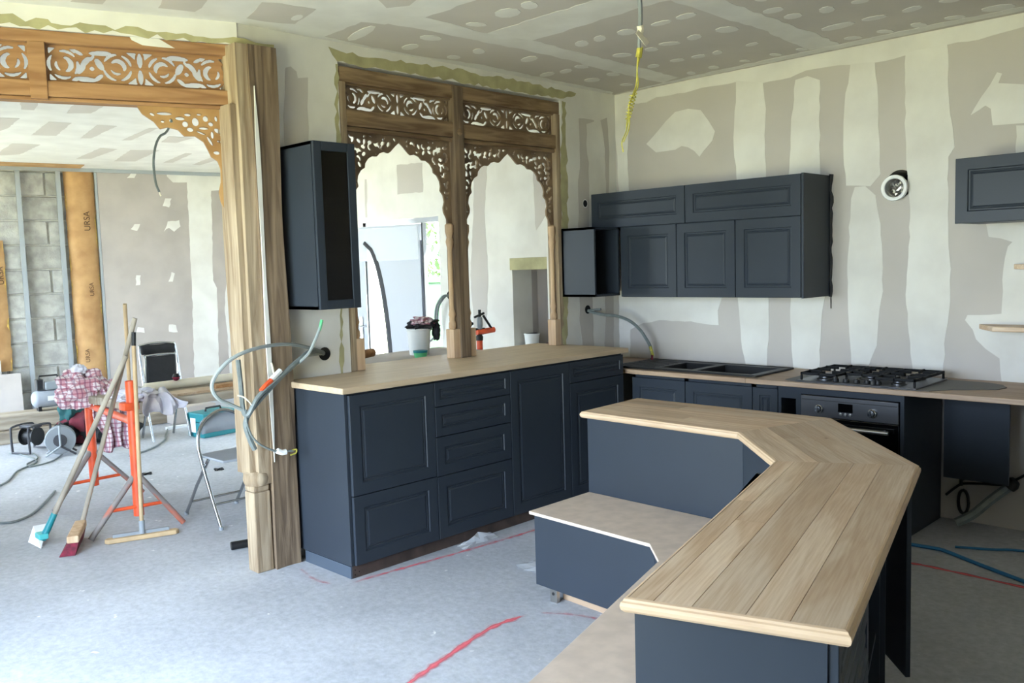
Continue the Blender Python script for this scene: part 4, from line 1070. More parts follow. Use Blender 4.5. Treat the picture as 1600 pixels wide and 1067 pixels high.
for x in (2.055, 2.385):
    k = MB().lathe([(.026, 0), (.026, .012), (.021, .016), (.019, .032), (.001, .034)], m=T(x, -.655, .745) @ RX(PI / 2), n=18).build('knob', 'chrome', t, smooth=True)
    box('knob_grip', (x - .004, x + .004, -.694, -.685, .725, .765), 'chrome', k)
box('glass_door', (1.932, 2.536, -.645, -.60, .235, .688), 'black_glass', t, bevel=.004)
hd = MB().tube([(1.98, -.685, .640), (2.49, -.685, .640)], .013, 10).build('handle', 'steel', t, smooth=True)
for x in (2.02, 2.45): MB().tube([(x, -.645, .640), (x, -.685, .640)], .008, 8).build('handle_mount', 'steel', hd)

def sink():
    t = thing('double_sink', 'black composite double-bowl sink with ribbed drainer at the back corner', 'sink', (1.0, -.33, .87))
    x0, x1, y0, y1 = .37, 1.595, -.605, -.075; z = KZ + .001; e = .009
    bowls = [(.770, 1.030, -.50, -.17), (1.090, 1.520, -.535, -.15)]
    b = MB()
    xs = [x0, .770, 1.030, 1.090, 1.520, x1]
    b.box(x0, .770, y0, y1, z, z + e); b.box(1.030, 1.090, y0, y1, z, z + e); b.box(1.520, x1, y0, y1, z, z + e)
    for (a, c, d, f) in bowls: b.box(a, c, y0, d, z, z + e).box(a, c, f, y1, z, z + e)
    b.box(x0, x1, y0, y0 + .012, z + e, z + e + .004).box(x0, x1, y1 - .012, y1, z + e, z + e + .004).box(x1 - .012, x1, y0, y1, z + e, z + e + .004)
    b.build('rim', 'black_composite', t, bevel=.003)
    for (a, c, d, f) in bowls:
        m = MB(); zb = .72; th = .006
        m.box(a - th, a, d - th, f + th, zb, z).box(c, c + th, d - th, f + th, zb, z).box(a, c, d - th, d, zb, z).box(a, c, f, f + th, zb, z).box(a, c, d, f, zb - th, zb)
        bo = m.build('bowl', 'black_composite', t)
        MB().lathe([(.04, 0), (.04, .003), (.03, .004), (.001, .004)], m=T((a + c) / 2, (d + f) / 2, zb), n=18).build('drain', 'steel', bo, smooth=True)
    for i in range(7): box('drainer_rib', (.41, .73, -.53 + i * .06, -.522 + i * .06, z + e, z + e + .003), 'black_composite', t)
sink()

def hob():
    t = thing('gas_hob', 'stainless steel gas hob with black cast-iron grates', 'hob', (2.27, -.39, .905))
    x0, x1, y0, y1 = 1.90, 2.632, -.655, -.125; z = .9055
    box('hob_plate', (x0, x1, y0, y1, z, z + .008), 'steel_dark', t, bevel=.003)
    burners = [(2.04, -.53, .045), (2.04, -.26, .036), (2.265, -.37, .062), (2.49, -.53, .036), (2.49, -.26, .045)]
    for (x, y, r) in burners:
        bn = MB().lathe([(r * 1.25, 0), (r * 1.25, .006), (r, .012), (r, .020), (.001, .020)], m=T(x, y, z + .008), n=18).build('burner', 'steel_dark', t, smooth=True)
        MB().lathe([(r * .8, 0), (r * .82, .006), (r * .6, .011), (.001, .012)], m=T(x, y, z + .028), n=18).build('burner_cap', 'cast_iron', bn, smooth=True)
    for (a, c) in ((1.915, 2.155), (2.160, 2.370), (2.375, 2.617)):
        m = MB(); zt = z + .056; h = .016; w = .012; ya, yb = (y0 + .03, y1 - .015) if a != 2.160 else (y0 + .13, y1 - .015)
        for y in (ya, yb - w): m.box(a, c, y, y + w, zt - h, zt)
        for x in (a, c - w): m.box(x, x + w, ya, yb, zt - h, zt)
        xm = (a + c) / 2; ym = (ya + yb) / 2
        for y in ((ya + ym) / 2, (ym + yb) / 2, ym): m.box(a, a + (c - a) * .36, y - w / 2, y + w / 2, zt - h, zt + .004).box(c - (c - a) * .36, c, y - w / 2, y + w / 2, zt - h, zt + .004)
        for s in (ya, yb): m.box(xm - w / 2, xm + w / 2, min(s, s + (ym - s) * .36), max(s, s + (ym - s) * .36), zt - h, zt + .004)
        for x in (a, c - w):
            for y in (ya, yb - w): m.box(x, x + w, y, y + w, z + .008, zt - h)
        m.build('grate', 'cast_iron', t, bevel=.002)
    for i in range(5):
        x = 2.135 + i * .065
        k = MB().lathe([(.019, 0), (.020, .004), (.017, .020), (.001, .022)], m=T(x, y0 + .055, z + .008), n=14).build('knob', 'black', t, smooth=True)
        box('knob_grip', (x - .003, x + .003, y0 + .038, y0 + .072, z + .029, z + .034), 'black', k)
hob()
pts = [(1.80, -.60), (1.92, -.655), (2.64, -.655), (2.70, -.64), (2.78, -.52), (2.88, -.46), (2.98, -.38), (3.00, -.28), (2.95, -.18), (2.86, -.13), (2.63, -.11), (1.92, -.11), (1.80, -.25)]
MB().prism(pts, KZ + .0005, KZ + .0045).build('grey_protection_sheet', 'grey_sheet', label='thin dark grey protection sheet with wavy edge under the hob', cat='sheet')
# loose dark panel hanging under the worktop
box('hanging_panel', (2.640, 3.000, -.215, -.197, .315, .866), 'cabinet', bevel=.001, label='dark slate panel hanging under the worktop right of the oven', cat='panel')

# duct through the wall
t = thing('vent_duct', 'white collar with crumpled aluminium duct poking from the wall hole', 'duct', (2.262, -.02, 2.10))
MD = T(2.262, .10, 2.108) @ RX(PI / 2)
pr_ = []
for i in range(9): pr_ += [(.058, .02 + i * .012), (.064, .026 + i * .012)]
b = MB(); n = 24; vs = []; fs = []
for (r_, z_) in pr_:
    for j in range(n): vs.append(MD @ Vector((r_ * math.cos(2 * PI * j / n), r_ * math.sin(2 * PI * j / n), z_)))
for i in range(len(pr_) - 1):
    for j in range(n): fs.append((i * n + j, i * n + (j + 1) % n, (i + 1) * n + (j + 1) % n, (i + 1) * n + j))
b.add(vs, fs).build('aluminium_hose', 'steel', t, smooth=True)
rg = []; prof = [(.060, .085), (.060, .140), (.066, .145), (.080, .145), (.083, .140), (.083, .125), (.070, .120), (.070, .085)]
vs = []; fs = []; k = len(prof)
for (r_, z_) in prof:
    for j in range(n): vs.append(MD @ Vector((r_ * math.cos(2 * PI * j / n), r_ * math.sin(2 * PI * j / n), z_)))
for i in range(k):
    for j in range(n): fs.append((i * n + j, i * n + (j + 1) % n, ((i + 1) % k) * n + (j + 1) % n, ((i + 1) % k) * n + j))
MB().add(vs, fs).build('collar', 'white_plastic', t, smooth=True)
foil = []; rnd = random.Random(8)
for j in range(9):
    for i in range(9): foil.append((2.262 + (i - 4) * .0155, .03 + rnd.uniform(-.014, .014), 2.108 + (j - 4) * .0155))
foil = [p if math.hypot(p[0] - 2.262, p[2] - 2.108) < .06 else (2.262 + (p[0] - 2.262) * .058 / math.hypot(p[0] - 2.262, p[2] - 2.108), p[1], 2.108 + (p[2] - 2.108) * .058 / math.hypot(p[0] - 2.262, p[2] - 2.108)) for p in foil]
MB().add(foil, [(j * 9 + i, j * 9 + i + 1, j * 9 + i + 10, j * 9 + i + 9) for j in range(8) for i in range(8)]).build('crumpled_foil', 'steel', t)
MB().lathe([(.12, 0), (.12, .01)], m=T(2.285, .25, 2.135) @ RX(PI / 2), n=20).build('duct_back', 'black_hole', t)
for (y, z, lab) in ((-.408, 2.158, 'small round cable hole high beside the wall cabinets'),):
    t = thing('cable_hole', lab, 'hole', (0, y, z))
    MB().lathe([(.027, .0005), (.027, .002)], m=T(0, y, z) @ RY(PI / 2), n=16).build('opening', 'black_hole', t)
    vs = []; fs = []
    for j in range(16):
        a = 2 * PI * j / 16
        for r_ in (.026, .031): vs.append((.003, y + r_ * math.cos(a), z + r_ * 1.1 * math.sin(a)))
    MB().add(vs, [(2 * j, 2 * j + 1, (2 * j + 3) % 32, (2 * j + 2) % 32) for j in range(16)]).build('rim', 'white_plastic', t)

# ================================================================== island with plank top
A_ = Vector((1.488, -2.279)); B_ = Vector((1.454, -1.724)); C_ = Vector((2.625, -1.721)); D_ = Vector((3.310, -2.474))
E_ = Vector((3.738, -4.065)); F_ = Vector((3.254, -4.223)); G_ = Vector((2.848, -2.730)); H_ = Vector((2.443, -2.304))
IZ = .900
def offset_poly(P, d):
    """offset an anticlockwise polygon outwards by d"""
    n = len(P); out = []
    for i in range(n):
        a, b_, c = P[i - 1], P[i], P[(i + 1) % n]
        e1 = (b_ - a).normalized(); e2 = (c - b_).normalized()
        n1 = Vector((e1.y, -e1.x)); n2 = Vector((e2.y, -e2.x))
        m = (n1 + n2); m = m / max(m.dot(n1), .2)
        out.append(b_ + m * d)
    return out
RING = [A_, H_, G_, F_, E_, D_, C_, B_]                       # anticlockwise seen from above
area = sum(RING[i].x * RING[(i + 1) % 8].y - RING[(i + 1) % 8].x * RING[i].y for i in range(8))
if area < 0: RING = RING[::-1]
def ccw(P):
    a = sum(P[i].x * P[(i + 1) % len(P)].y - P[(i + 1) % len(P)].x * P[i].y for i in range(len(P)))
    return P if a > 0 else P[::-1]
INN = offset_poly(RING, -.016)
idx = {id(p): i for i, p in enumerate(RING)}
def inn(p): return INN[[i for i, q in enumerate(RING) if (q - p).length < 1e-6][0]]
def clip(poly, nrm, d):
    """keep the side dot(p, nrm) >= d"""
    out = []
    for i in range(len(poly)):
        a, b_ = poly[i], poly[(i + 1) % len(poly)]; da = a.dot(nrm) - d; db = b_.dot(nrm) - d
        if da >= 0: out.append(a)
        if (da >= 0) != (db >= 0): out.append(a + (b_ - a) * (da / (da - db)))
    return out
itop = thing('island_worktop', 'thick oak plank worktop with moulded edge on the angled island', 'worktop', (2.9, -2.7, IZ - .036))
def planks(poly, direction, widths, cuts, seed):
    d = direction.normalized(); nr = Vector((-d.y, d.x)); rnd = random.Random(seed)
    lo = min(p.dot(nr) for p in poly); hi = max(p.dot(nr) for p in poly); s = lo; i = 0
    while s < hi - .002:
        w = widths[i % len(widths)]; e = min(s + w, hi)
        if hi - e < .03: e = hi
        st = clip(clip(poly, nr, s + .0004), -nr, -(e - .0004))
        if len(st) > 2:
            l0 = min(p.dot(d) for p in st); l1 = max(p.dot(d) for p in st)
            cs = [l0 - .01] + [l0 + (l1 - l0) * c for c in cuts[i % len(cuts)]] + [l1 + .01]
            for a, b_ in zip(cs, cs[1:]):
                q = clip(clip(st, d, a + .0003), -d, -(b_ - .0003))
                if len(q) < 3: continue
                W = T(0, 0, 0) @ RZ(math.atan2(d.y, d.x)); Wi = W.inverted()
                loc = [(Wi @ Vector((p.x, p.y, 0))) for p in q]
                MB().prism([(p.x, p.y) for p in loc], IZ - .034, IZ).build('plank', 'oak', itop, W=W, bevel=.0008, seg=1)
        s = e; i += 1
planks([inn(A_), inn(H_), inn(C_), inn(B_)], Vector((1, 0)), [.12, .14, .11, .13], [[], [.55], [], [.35]], 1)
planks([inn(H_), inn(G_), inn(D_), inn(C_)], G_ - H_, [.10, .045, .12, .11, .09], [[], [], [.4], []], 2)
planks([inn(F_), inn(E_), inn(D_), inn(G_)], G_ - F_, [.115, .095, .12, .09, .11], [[], [], [], [.45], [.6]], 3)
prof = [(-.016, IZ), (-.014, IZ), (-.008, IZ - .002), (-.006, IZ - .007), (-.002, IZ - .010), (.000, IZ - .018), (-.002, IZ - .027), (-.008, IZ - .034), (-.05, IZ - .034)]
n = len(RING); vs = []; fs = []
for (o_, z_) in prof:
    for p in offset_poly(RING, o_): vs.append((p.x, p.y, z_))
for a in range(len(prof) - 1):
    for i in range(n): fs.append((a * n + i, (a + 1) * n + i, (a + 1) * n + (i + 1) % n, a * n + (i + 1) % n))
MB().add(vs, fs).build('edge_moulding', 'oak_edge', itop)

# island bodies
BOD = offset_poly(RING, -.030)
def bod(p): return BOD[[i for i, q in enumerate(RING) if (q - p).length < 1e-6][0]]
body = thing('island_cabinet', 'slate-blue island base under the long back leg of the plank worktop', 'cabinet', (2.2, -2.1, .08))
def wallpoly(pts, t, z0, z1, name, parent, m='cabinet', closed=False):
    """upright panels along a polyline, thickness t to the left of the direction of travel"""
    for a, b_ in zip(pts, pts[1:]):
        d = (b_ - a); L_ = d.length; W = T(a.x, a.y, 0) @ RZ(math.atan2(d.y, d.x))
        MB().box(0, L_, 0, t, z0, z1).build(name, m, parent, W=W, bevel=.001, seg=1)
a, h, c, b2, dd, gg = bod(A_), bod(H_), bod(C_), bod(B_), bod(D_), bod(G_)
wallpoly([a, h], .018, .08, IZ - .035, 'front_panel', body)
wallpoly([h + (gg - h) * .003, gg], .018, .08, IZ - .035, 'angled_panel', body)
wallpoly([b2, a], .018, .08, IZ - .035, 'end_panel', body)
wallpoly([c, b2], .018, .08, IZ - .035, 'back_panel', body)
wallpoly([dd, c], .018, .08, IZ - .035, 'back_panel', body)
# near leg: local u along F->E, v along F->G
uF = (E_ - F_).normalized(); vF = (G_ - F_).normalized(); vF = (vF - uF * vF.dot(uF)).normalized()
IS = Matrix(((uF.x, vF.x, 0, F_.x), (uF.y, vF.y, 0, F_.y), (0, 0, 1, 0), (0, 0, 0, 1)))
Wd = (E_ - F_).length
leg = thing('island_drawer_cabinet', 'slate-blue drawer cabinet under the near end of the plank worktop', 'cabinet', (IS @ Vector((.25, .4, .08))))
U0, U1 = .030, Wd - .052
carcass(U0, U1, .030, .80, .08, IZ - .035, open_side='+x').build('carcass', 'cabinet', leg, W=IS)
box('end_panel', (U0 - .002, U1 + .001, .0265, .0295, .02, IZ - .035), 'cabinet', leg, W=IS)
zz = [.08, .31, .50, .685, .858]
for z0, z1 in zip(zz, zz[1:]):
    front('drawer', .80 - .030 - .004, z1 - z0 - .004, IS @ T(U1 + .002, .032, z0 + .002) @ RZ(PI / 2), parent=leg, t=.022)
box('plinth', (U0 + .02, U1 - .05, .07, .78, 0, .078), 'plinth_blue', leg, W=IS)
sh = thing('island_open_shelves', 'slate open shelf unit at the angle of the island, facing the oven', 'shelf unit', (IS @ Vector((.25, 1.1, .02))))
carcass(U0, U1 + .012, .803, 1.46, .02, IZ - .035, open_side='+x').build('carcass', 'cabinet', sh, W=IS)
for z in (.30, .58): box('shelf', (U0 + .02, U1, .821, 1.442, z, z + .018), 'cabinet', sh, W=IS)
box('end_panel', (U0, U1 + .030, 1.461, 1.479, .0, IZ - .035), 'cabinet', sh, W=IS)

# corner bench inside the island
SZ = .462
bench = thing('corner_bench', 'low slate bench with pale board seat built inside the island angle', 'bench', (2.2, -2.6, 0))
dv = (G_ - F_).normalized()
q0 = Vector((2.763, -4.023)); q1 = q0 - dv * .40; fr2 = bod(F_)
s_in = [Vector((1.520, -2.722)), Vector((2.281, -2.761)), Vector((2.439, -2.919)), q1]
s_out = [bod(F_) - dv * .06, bod(G_), bod(H_), Vector((1.520, bod(A_).y))]
s_out = [p + Vector((-.003, -.003)) for p in s_out[:3]] + [s_out[3] + Vector((0, -.002))]
MB().prism([(p.x, p.y) for p in s_in + s_out], SZ - .016, SZ).build('seat_board', 'seat_board', bench, bevel=.002)
ins = [Vector((1.535, -2.700)), Vector((2.288, -2.738)), Vector((2.458, -2.908)), q1 + Vector((.025, .02))]
wallpoly(ins, .018, .085, SZ - .017, 'bench_front', bench)
wallpoly([Vector((1.535, -2.300)), Vector((1.535, -2.700))], .018, .085, SZ - .017, 'bench_end', bench)
wallpoly([ins[-1], bod(F_) - dv * .04 + Vector((-.005, 0))], .018, .085, SZ - .017, 'bench_end', bench)
wallpoly([p + Vector((.09, .10)) for p in ins[:2]], .016, .0, .070, 'recessed_plinth', bench, 'counter')
for (x, y) in ((1.62, -2.655), (1.60, -2.36), (2.20, -2.68)):
    ft = MB().box(x - .022, x + .022, y - .012, y + .012, 0, .084).build('foot_bracket', 'steel', bench, bevel=.002)
    MB().lathe([(.008, 0), (.008, .002)], m=T(x, y - .0125, .045) @ RX(PI / 2), n=10).build('bolt', 'black', ft)

# ================================================================== chalk lines on the slab
def chalk(pts, width, label, strength=1., ends=(0., 0.)):
    P = smooth_path([(x, y, .0015) for x, y in pts], 10); vs = []; fs = []; fade = []
    prof = [(-1, 0.), (-.5, .55), (0, 1.), (.5, .55), (1, 0.)]
    n = len(P)
    for i, p in enumerate(P):
        d = (P[min(i + 1, n - 1)] - P[max(i - 1, 0)]).normalized(); s = Vector((-d.y, d.x, 0)); u = i / (n - 1)
        e = min(1., (u + .0) / .12 + ends[0], (1 - u) / .12 + ends[1])
        for k, a in prof: vs.append(p + s * k * width * (1 + .3 * math.sin(i * 1.7))); fade.append(a * e * strength)
    for i in range(n - 1):
        for k in range(4): fs.append((i * 5 + k, i * 5 + k + 1, i * 5 + 6 + k, i * 5 + 5 + k))
    b = MB().add(vs, fs); o = b.build('floor_marking', 'red_chalk', label=label, cat='marking', group='red lines sprayed on the floor')
    at = o.data.attributes.new('fade', 'FLOAT', 'POINT'); at.data.foreach_set('value', fade)
    return o
chalk([(1.90, -4.25), (1.742, -3.682), (1.675, -3.415), (1.604, -3.075), (1.634, -2.822)], .036, 'bright red sprayed line on the slab in front of the bench', 1.15, (1, 0))
chalk([(1.634, -2.822), (1.80, -2.72), (2.0, -2.66)], .03, 'faint red sprayed mark running under the bench', .75)
chalk([(.595, -3.245), (.641, -2.8), (.691, -2.351), (.725, -1.883), (.73, -1.5)], .040, 'faded red sprayed line along the bar plinth', .85, (.2, 1))
chalk([(.60, -3.24), (.40, -3.27), (.15, -3.22)], .03, 'very faint red mark turning towards the timber post', .62)
chalk([(2.70, -1.02), (2.79, -.984), (3.287, -.996), (4.2, -1.03)], .030, 'red sprayed line on the dark floor beyond the island', 1.2, (1, 1))

# ================================================================== cables and conduits
def conduit_bundle():
    t = thing('conduit_bundle', 'grey conduits looping out of the wall and around the timber post', 'conduit', (.05, -2.95, 1.15))
    cable('conduit', [(0.0,-2.887,1.194),(0.07,-3.005,1.223),(0.13,-3.13,1.186),(0.17,-3.274,1.109),(0.18,-3.403,1.011),(0.17,-3.471,0.942),(0.16,-3.5,0.875),(0.16,-3.482,0.791),(0.16,-3.455,0.726)], .0150, 'conduit', t)
    cable('conduit', [(0.0,-2.891,1.202),(0.06,-3.035,1.206),(0.15,-3.211,1.14),(0.19,-3.347,1.076),(0.2,-3.445,1.011),(0.18,-3.493,0.925),(0.16,-3.51,0.953),(0.15,-3.511,1.092),(0.13,-3.508,1.222)], .0135, 'conduit', t)
    cable('conduit', [(0.0,-2.9,1.206),(0.06,-3.041,1.248),(0.12,-3.193,1.279),(0.17,-3.342,1.286),(0.2,-3.482,1.272),(0.2,-3.588,1.234),(0.18,-3.661,1.162),(0.17,-3.685,1.097),(0.17,-3.657,1.036),(0.16,-3.589,0.995),(0.16,-3.517,0.954)], .0105, 'conduit_light', t)
    cable('conduit', [(0.0,-2.882,1.193),(0.09,-3.054,1.199),(0.14,-3.137,1.172),(0.16,-3.088,1.22),(0.17,-3.048,1.291),(0.17,-3.015,1.351),(0.17,-2.995,1.397)], .009, 'conduit_light', t)
    cable('green_tip', [(0.17,-3.015,1.347),(0.17,-3.005,1.372),(0.17,-2.995,1.405)], .0095, 'green_plastic', t)
    cable('conduit', [(0.17,-3.5,0.953),(0.18,-3.503,0.877),(0.18,-3.477,0.803),(0.19,-3.44,0.756),(0.2,-3.385,0.719),(0.2,-3.331,0.699),(0.21,-3.249,0.69)], .006, 'conduit', t)
    o = cable('cable_end', [(0.205,-3.346,0.706),(0.208,-3.317,0.691),(0.21,-3.294,0.691)], .016, 'white_plastic', t)
    cable('wire_tip', [(0.21,-3.258,0.692),(0.21,-3.229,0.694),(0.21,-3.234,0.673),(0.21,-3.267,0.668)], .0045, 'yellow_cable', t)
    cable('orange_sleeve', [(0.185,-3.347,1.096),(0.19,-3.382,1.073),(0.195,-3.417,1.046)], .015, 'orange_paint', t)
    cable('white_tag', [(0.165,-3.277,1.141),(0.175,-3.316,1.117),(0.18,-3.343,1.099)], .0155, 'white_plastic', t)
    cable('white_loop', [(0.12,-3.304,1.184),(0.13,-3.303,1.156),(0.15,-3.309,1.118)], .006, 'tape', t)
    MB().lathe([(.040, .0005), (.040, .003)], m=T(0, -2.878, 1.19) @ RY(PI / 2), n=18).build('wall_opening', 'black_hole', t)
    cable('binding_wire', [(0.18,-3.549,1.037),(0.19,-3.522,1.027),(0.2,-3.492,0.996),(0.19,-3.469,0.964)], .004, 'tape', t)
conduit_bundle()
def sink_conduit():
    t = thing('sink_conduit', 'grey flexible conduit arching from the wall hole over the sink', 'conduit', (.05, -.405, 1.3))
    cable('conduit', [(0.0,-0.406,1.311),(0.05,-0.371,1.289),(0.12,-0.337,1.273),(0.2,-0.275,1.26),(0.28,-0.215,1.217),(0.34,-0.171,1.149),(0.38,-0.142,1.072),(0.4,-0.12,1.015),(0.41,-0.118,0.969)], .0125, 'conduit', t)
    cable('yellow_sleeve', [(0.4,-0.12,1.015),(0.41,-0.118,0.979),(0.415,-0.109,0.938)], .013, 'yellow_cable', t)
    cable('wire_tip', [(0.415,-0.117,0.944),(0.42,-0.125,0.919),(0.42,-0.117,0.893)], .009, 'crimson', t)
    cable('conduit_stub', [(0.0,-0.406,1.311),(0.05,-0.37,1.314),(0.1,-0.359,1.319)], .009, 'conduit', t)
    MB().lathe([(.034, .0005), (.034, .003)], m=T(0, -.405, 1.318) @ RY(PI / 2), n=18).build('wall_opening', 'black_hole', t)
sink_conduit()
def pendant():
    t = thing('pendant_cable', 'grey ceiling conduit with tape and knotted yellow-green wire hanging down', 'cable', (2.0, -2.4, 3.05))
    cable('conduit', [(2.0, -2.40, 3.05)] + [(2.0,-2.379,2.894),(2.0,-2.376,2.823),(2.0,-2.384,2.72)], .011, 'grey_plastic', t)
    cable('tape_wrap', [(2.0,-2.382,2.778),(2.0,-2.377,2.761),(2.0,-2.383,2.74)], .016, 'tape', t)
    m = MB()
    p = [Vector(q) for q in [(2.01,-2.431,2.733),(2.01,-2.411,2.751),(2.01,-2.327,2.709),(2.01,-2.353,2.685)]]
    m.add([q for q in p] + [q + Vector((.003, 0, 0)) for q in p], [(0, 1, 2, 3), (7, 6, 5, 4), (0, 4, 5, 1), (1, 5, 6, 2), (2, 6, 7, 3), (3, 7, 4, 0)]).build('tape_flag', 'tape', t)
    cable('inner_wire', [(2.0,-2.383,2.726),(2.0,-2.389,2.701),(2.0,-2.39,2.666)], .008, 'grey_plastic', t)
    rnd = random.Random(3)
    base = [Vector(q) for q in [(2.0,-2.385,2.676),(2.0,-2.396,2.631),(2.0,-2.407,2.585),(2.0,-2.424,2.51),(2.0,-2.441,2.462),(2.0,-2.472,2.403),(2.0,-2.488,2.343),(2.0,-2.5,2.284),(2.0,-2.521,2.225),(2.0,-2.532,2.18)]]
    for k in range(3):
        pts = [q + Vector((rnd.uniform(-.008, .008), rnd.uniform(-.012, .012), rnd.uniform(-.01, .01))) for q in base[:10 - k]]
        cable('yellow_wire', pts, .0028, 'yellow_cable', t, n=5)
    kn = []
    for i in range(60):
        u = i / 59; a = i * .9; c = base[0].lerp(base[1], u)
        kn.append(c + Vector((math.cos(a) * .013, math.sin(a) * .013, 0)))
    MB().tube(kn, .0032, 5).build('wire_knot', 'yellow_cable', t, smooth=True)
    kn = []
    for i in range(60):
        u = i / 59; a = i * .8; c = base[4].lerp(base[6], u)
        kn.append(c + Vector((math.cos(a) * .014, math.sin(a) * .018 * (1 - u * .5), 0)))
    MB().tube(kn, .0026, 5).build('wire_knot', 'yellow_cable', t, smooth=True)
pendant()
cb = [Vector(q) for q in [(-2.0,-2.851,2.774),(-2.0,-2.913,2.722),(-2.0,-2.951,2.649),(-2.0,-2.973,2.544),(-2.0,-2.974,2.45),(-2.0,-2.965,2.366),(-2.0,-2.945,2.311)]]
t = thing('ceiling_cable', 'thin grey cable hanging in a bow from the far room ceiling', 'cable', (-1.9, -2.3, 3.05))
cable('cable', [cb[0] + Vector((.0, .35, 3.05 - cb[0].z)), cb[0] + Vector((0, .12, .22))] + cb, .009, 'conduit', t)
cable('bare_tip', [cb[-2], cb[-1], cb[-1] + Vector((0, .01, -.03))], .006, 'tape', t)
t = thing('door_wall_cables', 'pair of dark cables drooping from a hole beside the entrance', 'cable', (-2.12, -.03, 1.4))
for d in (0, .03): cable('cable', [(-2.12, .0, 1.405), (-2.14, -.05 - d, 1.40), (-2.21 - d, -.08, 1.30), (-2.25 - d, -.07, 1.15), (-2.26, -.07, 1.03), (-2.33, -.08, .96), (-2.40, -.08, .93)], .012, 'conduit', t)
MB().lathe([(.045, 0), (.045, .002)], m=T(-2.12, -.001, 1.41) @ RX(PI / 2), n=14).build('wall_opening', 'black_hole', t)

# ================================================================== under the worktop at the right
t = thing('drain_hose', 'grey corrugated drain pipe slanting up the wall below the worktop', 'pipe', (2.8, -.1, .05))
cable('pipe', [(2.72, -.22, .045), (2.80, -.17, .10), (2.88, -.11, .19), (2.96, -.06, .27)], .028, 'conduit', t)
MB().lathe([(.042, 0), (.042, .03), (.03, .05)], m=T(2.96, -.05, .275) @ RY(.8), n=14).build('coupling', 'black', t, smooth=True)
t = thing('black_cable_coil', 'black supply cable with small coil hanging on the wall beside oven', 'cable', (2.7, -.03, .3))
cable('cable', [(2.60, -.04, .16), (2.66, -.03, .22), (2.70, -.03, .245), (2.80, -.03, .26), (2.92, -.03, .275), (3.0, -.03, .32), (3.10, -.03, .40)], .008, 'black', t)
ring = [(2.70 + .03 * math.cos(a), -.035 + .004 * a / 6, .13 + .075 * math.sin(a)) for a in [i * 2 * PI / 16 for i in range(33)]]
MB().tube(ring, .009, 6).build('coil', 'black', t, smooth=True)
cable('tie', [(2.69, -.04, .235), (2.69, -.045, .27), (2.705, -.04, .28)], .010, 'black', t)
cable('blue_hose', [(2.50, -.72, .012), (2.75, -.69, .012), (2.829, -.706, .012), (3.0, -.80, .012), (3.273, -.939, .012), (3.8, -1.2, .012)], .010, 'blue_cable', label='blue water hose lying loose on the dark floor', cat='hose')
cable('blue_cable', [(2.83, -.58, .008), (3.0, -.50, .008), (3.137, -.42, .008), (3.6, -.30, .008)], .007, 'blue_cable', label='thin blue cable on the floor against the back wall', cat='cable')

# ================================================================== tools in the far room
def trestle():
    t = thing('mason_trestle', 'orange adjustable builder trestle carrying the plank table', 'trestle', (-1.8, -3.48, 0))
    for (x, y, zt, zb, feet) in ((-1.28, -3.535, 1.01, .115, ((-1.298, -3.842), (-1.207, -3.271))), (-2.38, -3.42, .80, .12, ((-2.251, -3.755), (-2.28, -3.10)))):
        n = 14; vs = []; fs = []
        for (r_, z_) in ((.033, zb), (.033, zt), (.027, zt), (.027, zt - .2)):
            for j in range(n): vs.append((x + r_ * math.cos(2 * PI * j / n), y + r_ * math.sin(2 * PI * j / n), z_))
        for i in range(3):
            for j in range(n): fs.append((i * n + j, i * n + (j + 1) % n, (i + 1) * n + (j + 1) % n, (i + 1) * n + j))
        fs += [tuple(range(n))[::-1], tuple(range(3 * n, 4 * n))]
        MB().add(vs, fs).build('upright', 'orange_paint', t, smooth=True)
        c = Vector((x, y, .40))
        hits = []
        for (fx, fy) in feet:
            f_ = Vector((fx, fy, .018)); MB().tube([c, c.lerp(f_, .5), f_], .019, 10).build('leg', 'leg_worn', t, smooth=True); hits.append(c.lerp(f_, .58))
        MB().tube(hits, .012, 8).build('brace', 'orange_paint', t)
    MB().tube([(-1.28, -3.535, .74), (-2.38, -3.42, .735)], .026, 10).build('cross_bar', 'orange_paint', t, smooth=True)
    box('clamp', (-1.33, -1.24, -3.60, -3.50, .82, .87), 'orange_paint', t, bevel=.006)
trestle()
def plank_table():
    t = thing('plank_table', 'weathered planks laid as a makeshift table on the orange trestle', 'table', (-1.85, -2.7, 0))
    for i, (x0, x1) in enumerate(((-2.40, -2.10), (-2.095, -1.80), (-1.795, -1.50))):
        box('plank', (x0, x1, -3.47 + i * .01, -1.75, .765 + .002 * i, .822 + .003 * i), 'grey_plank', t, bevel=.005)
    for x in (-2.2, -1.65):
        box('support_leg', (x - .04, x + .04, -1.98, -1.90, 0, .764), 'grey_plank', t)
plank_table()
def board(name, pts, z0, z1, m, label, cat='board'):
    MB().prism(pts, z0, z1).build(name, m, label=label, cat=cat, bevel=.002)
board('wooden_offcut', [(-1.75, -3.15), (-1.56, -3.10), (-1.60, -2.05), (-1.78, -2.08)], .8285, .846, 'oak', 'flat brown wood offcut lying on the plank table edge')
board('bark_slab', [(-1.68, -2.78), (-1.58, -2.80), (-1.56, -2.15), (-1.70, -2.20)], .8465, .872, 'teak', 'dark reddish bark-edged slab on top of the wood offcut')
cable('cardboard_tube', [(-2.0, -3.15, .862), (-2.02, -2.5, .862), (-2.0, -1.9, .862)], .033, 'tape', label='long pale cardboard tube lying along the plank table', cat='tube', n=14)
t = thing('ball_cap', 'small ball-shaped red and black cap lying by the black chair', 'cap', (-1.97,-2.921,0.91))
P0 = Vector((-1.97,-2.92,0.92))
MB().lathe([(.001, -.03), (.018, -.025), (.03, 0), (.03, .001)], m=T(*P0), n=14).build('red_half', 'crimson', t, smooth=True)
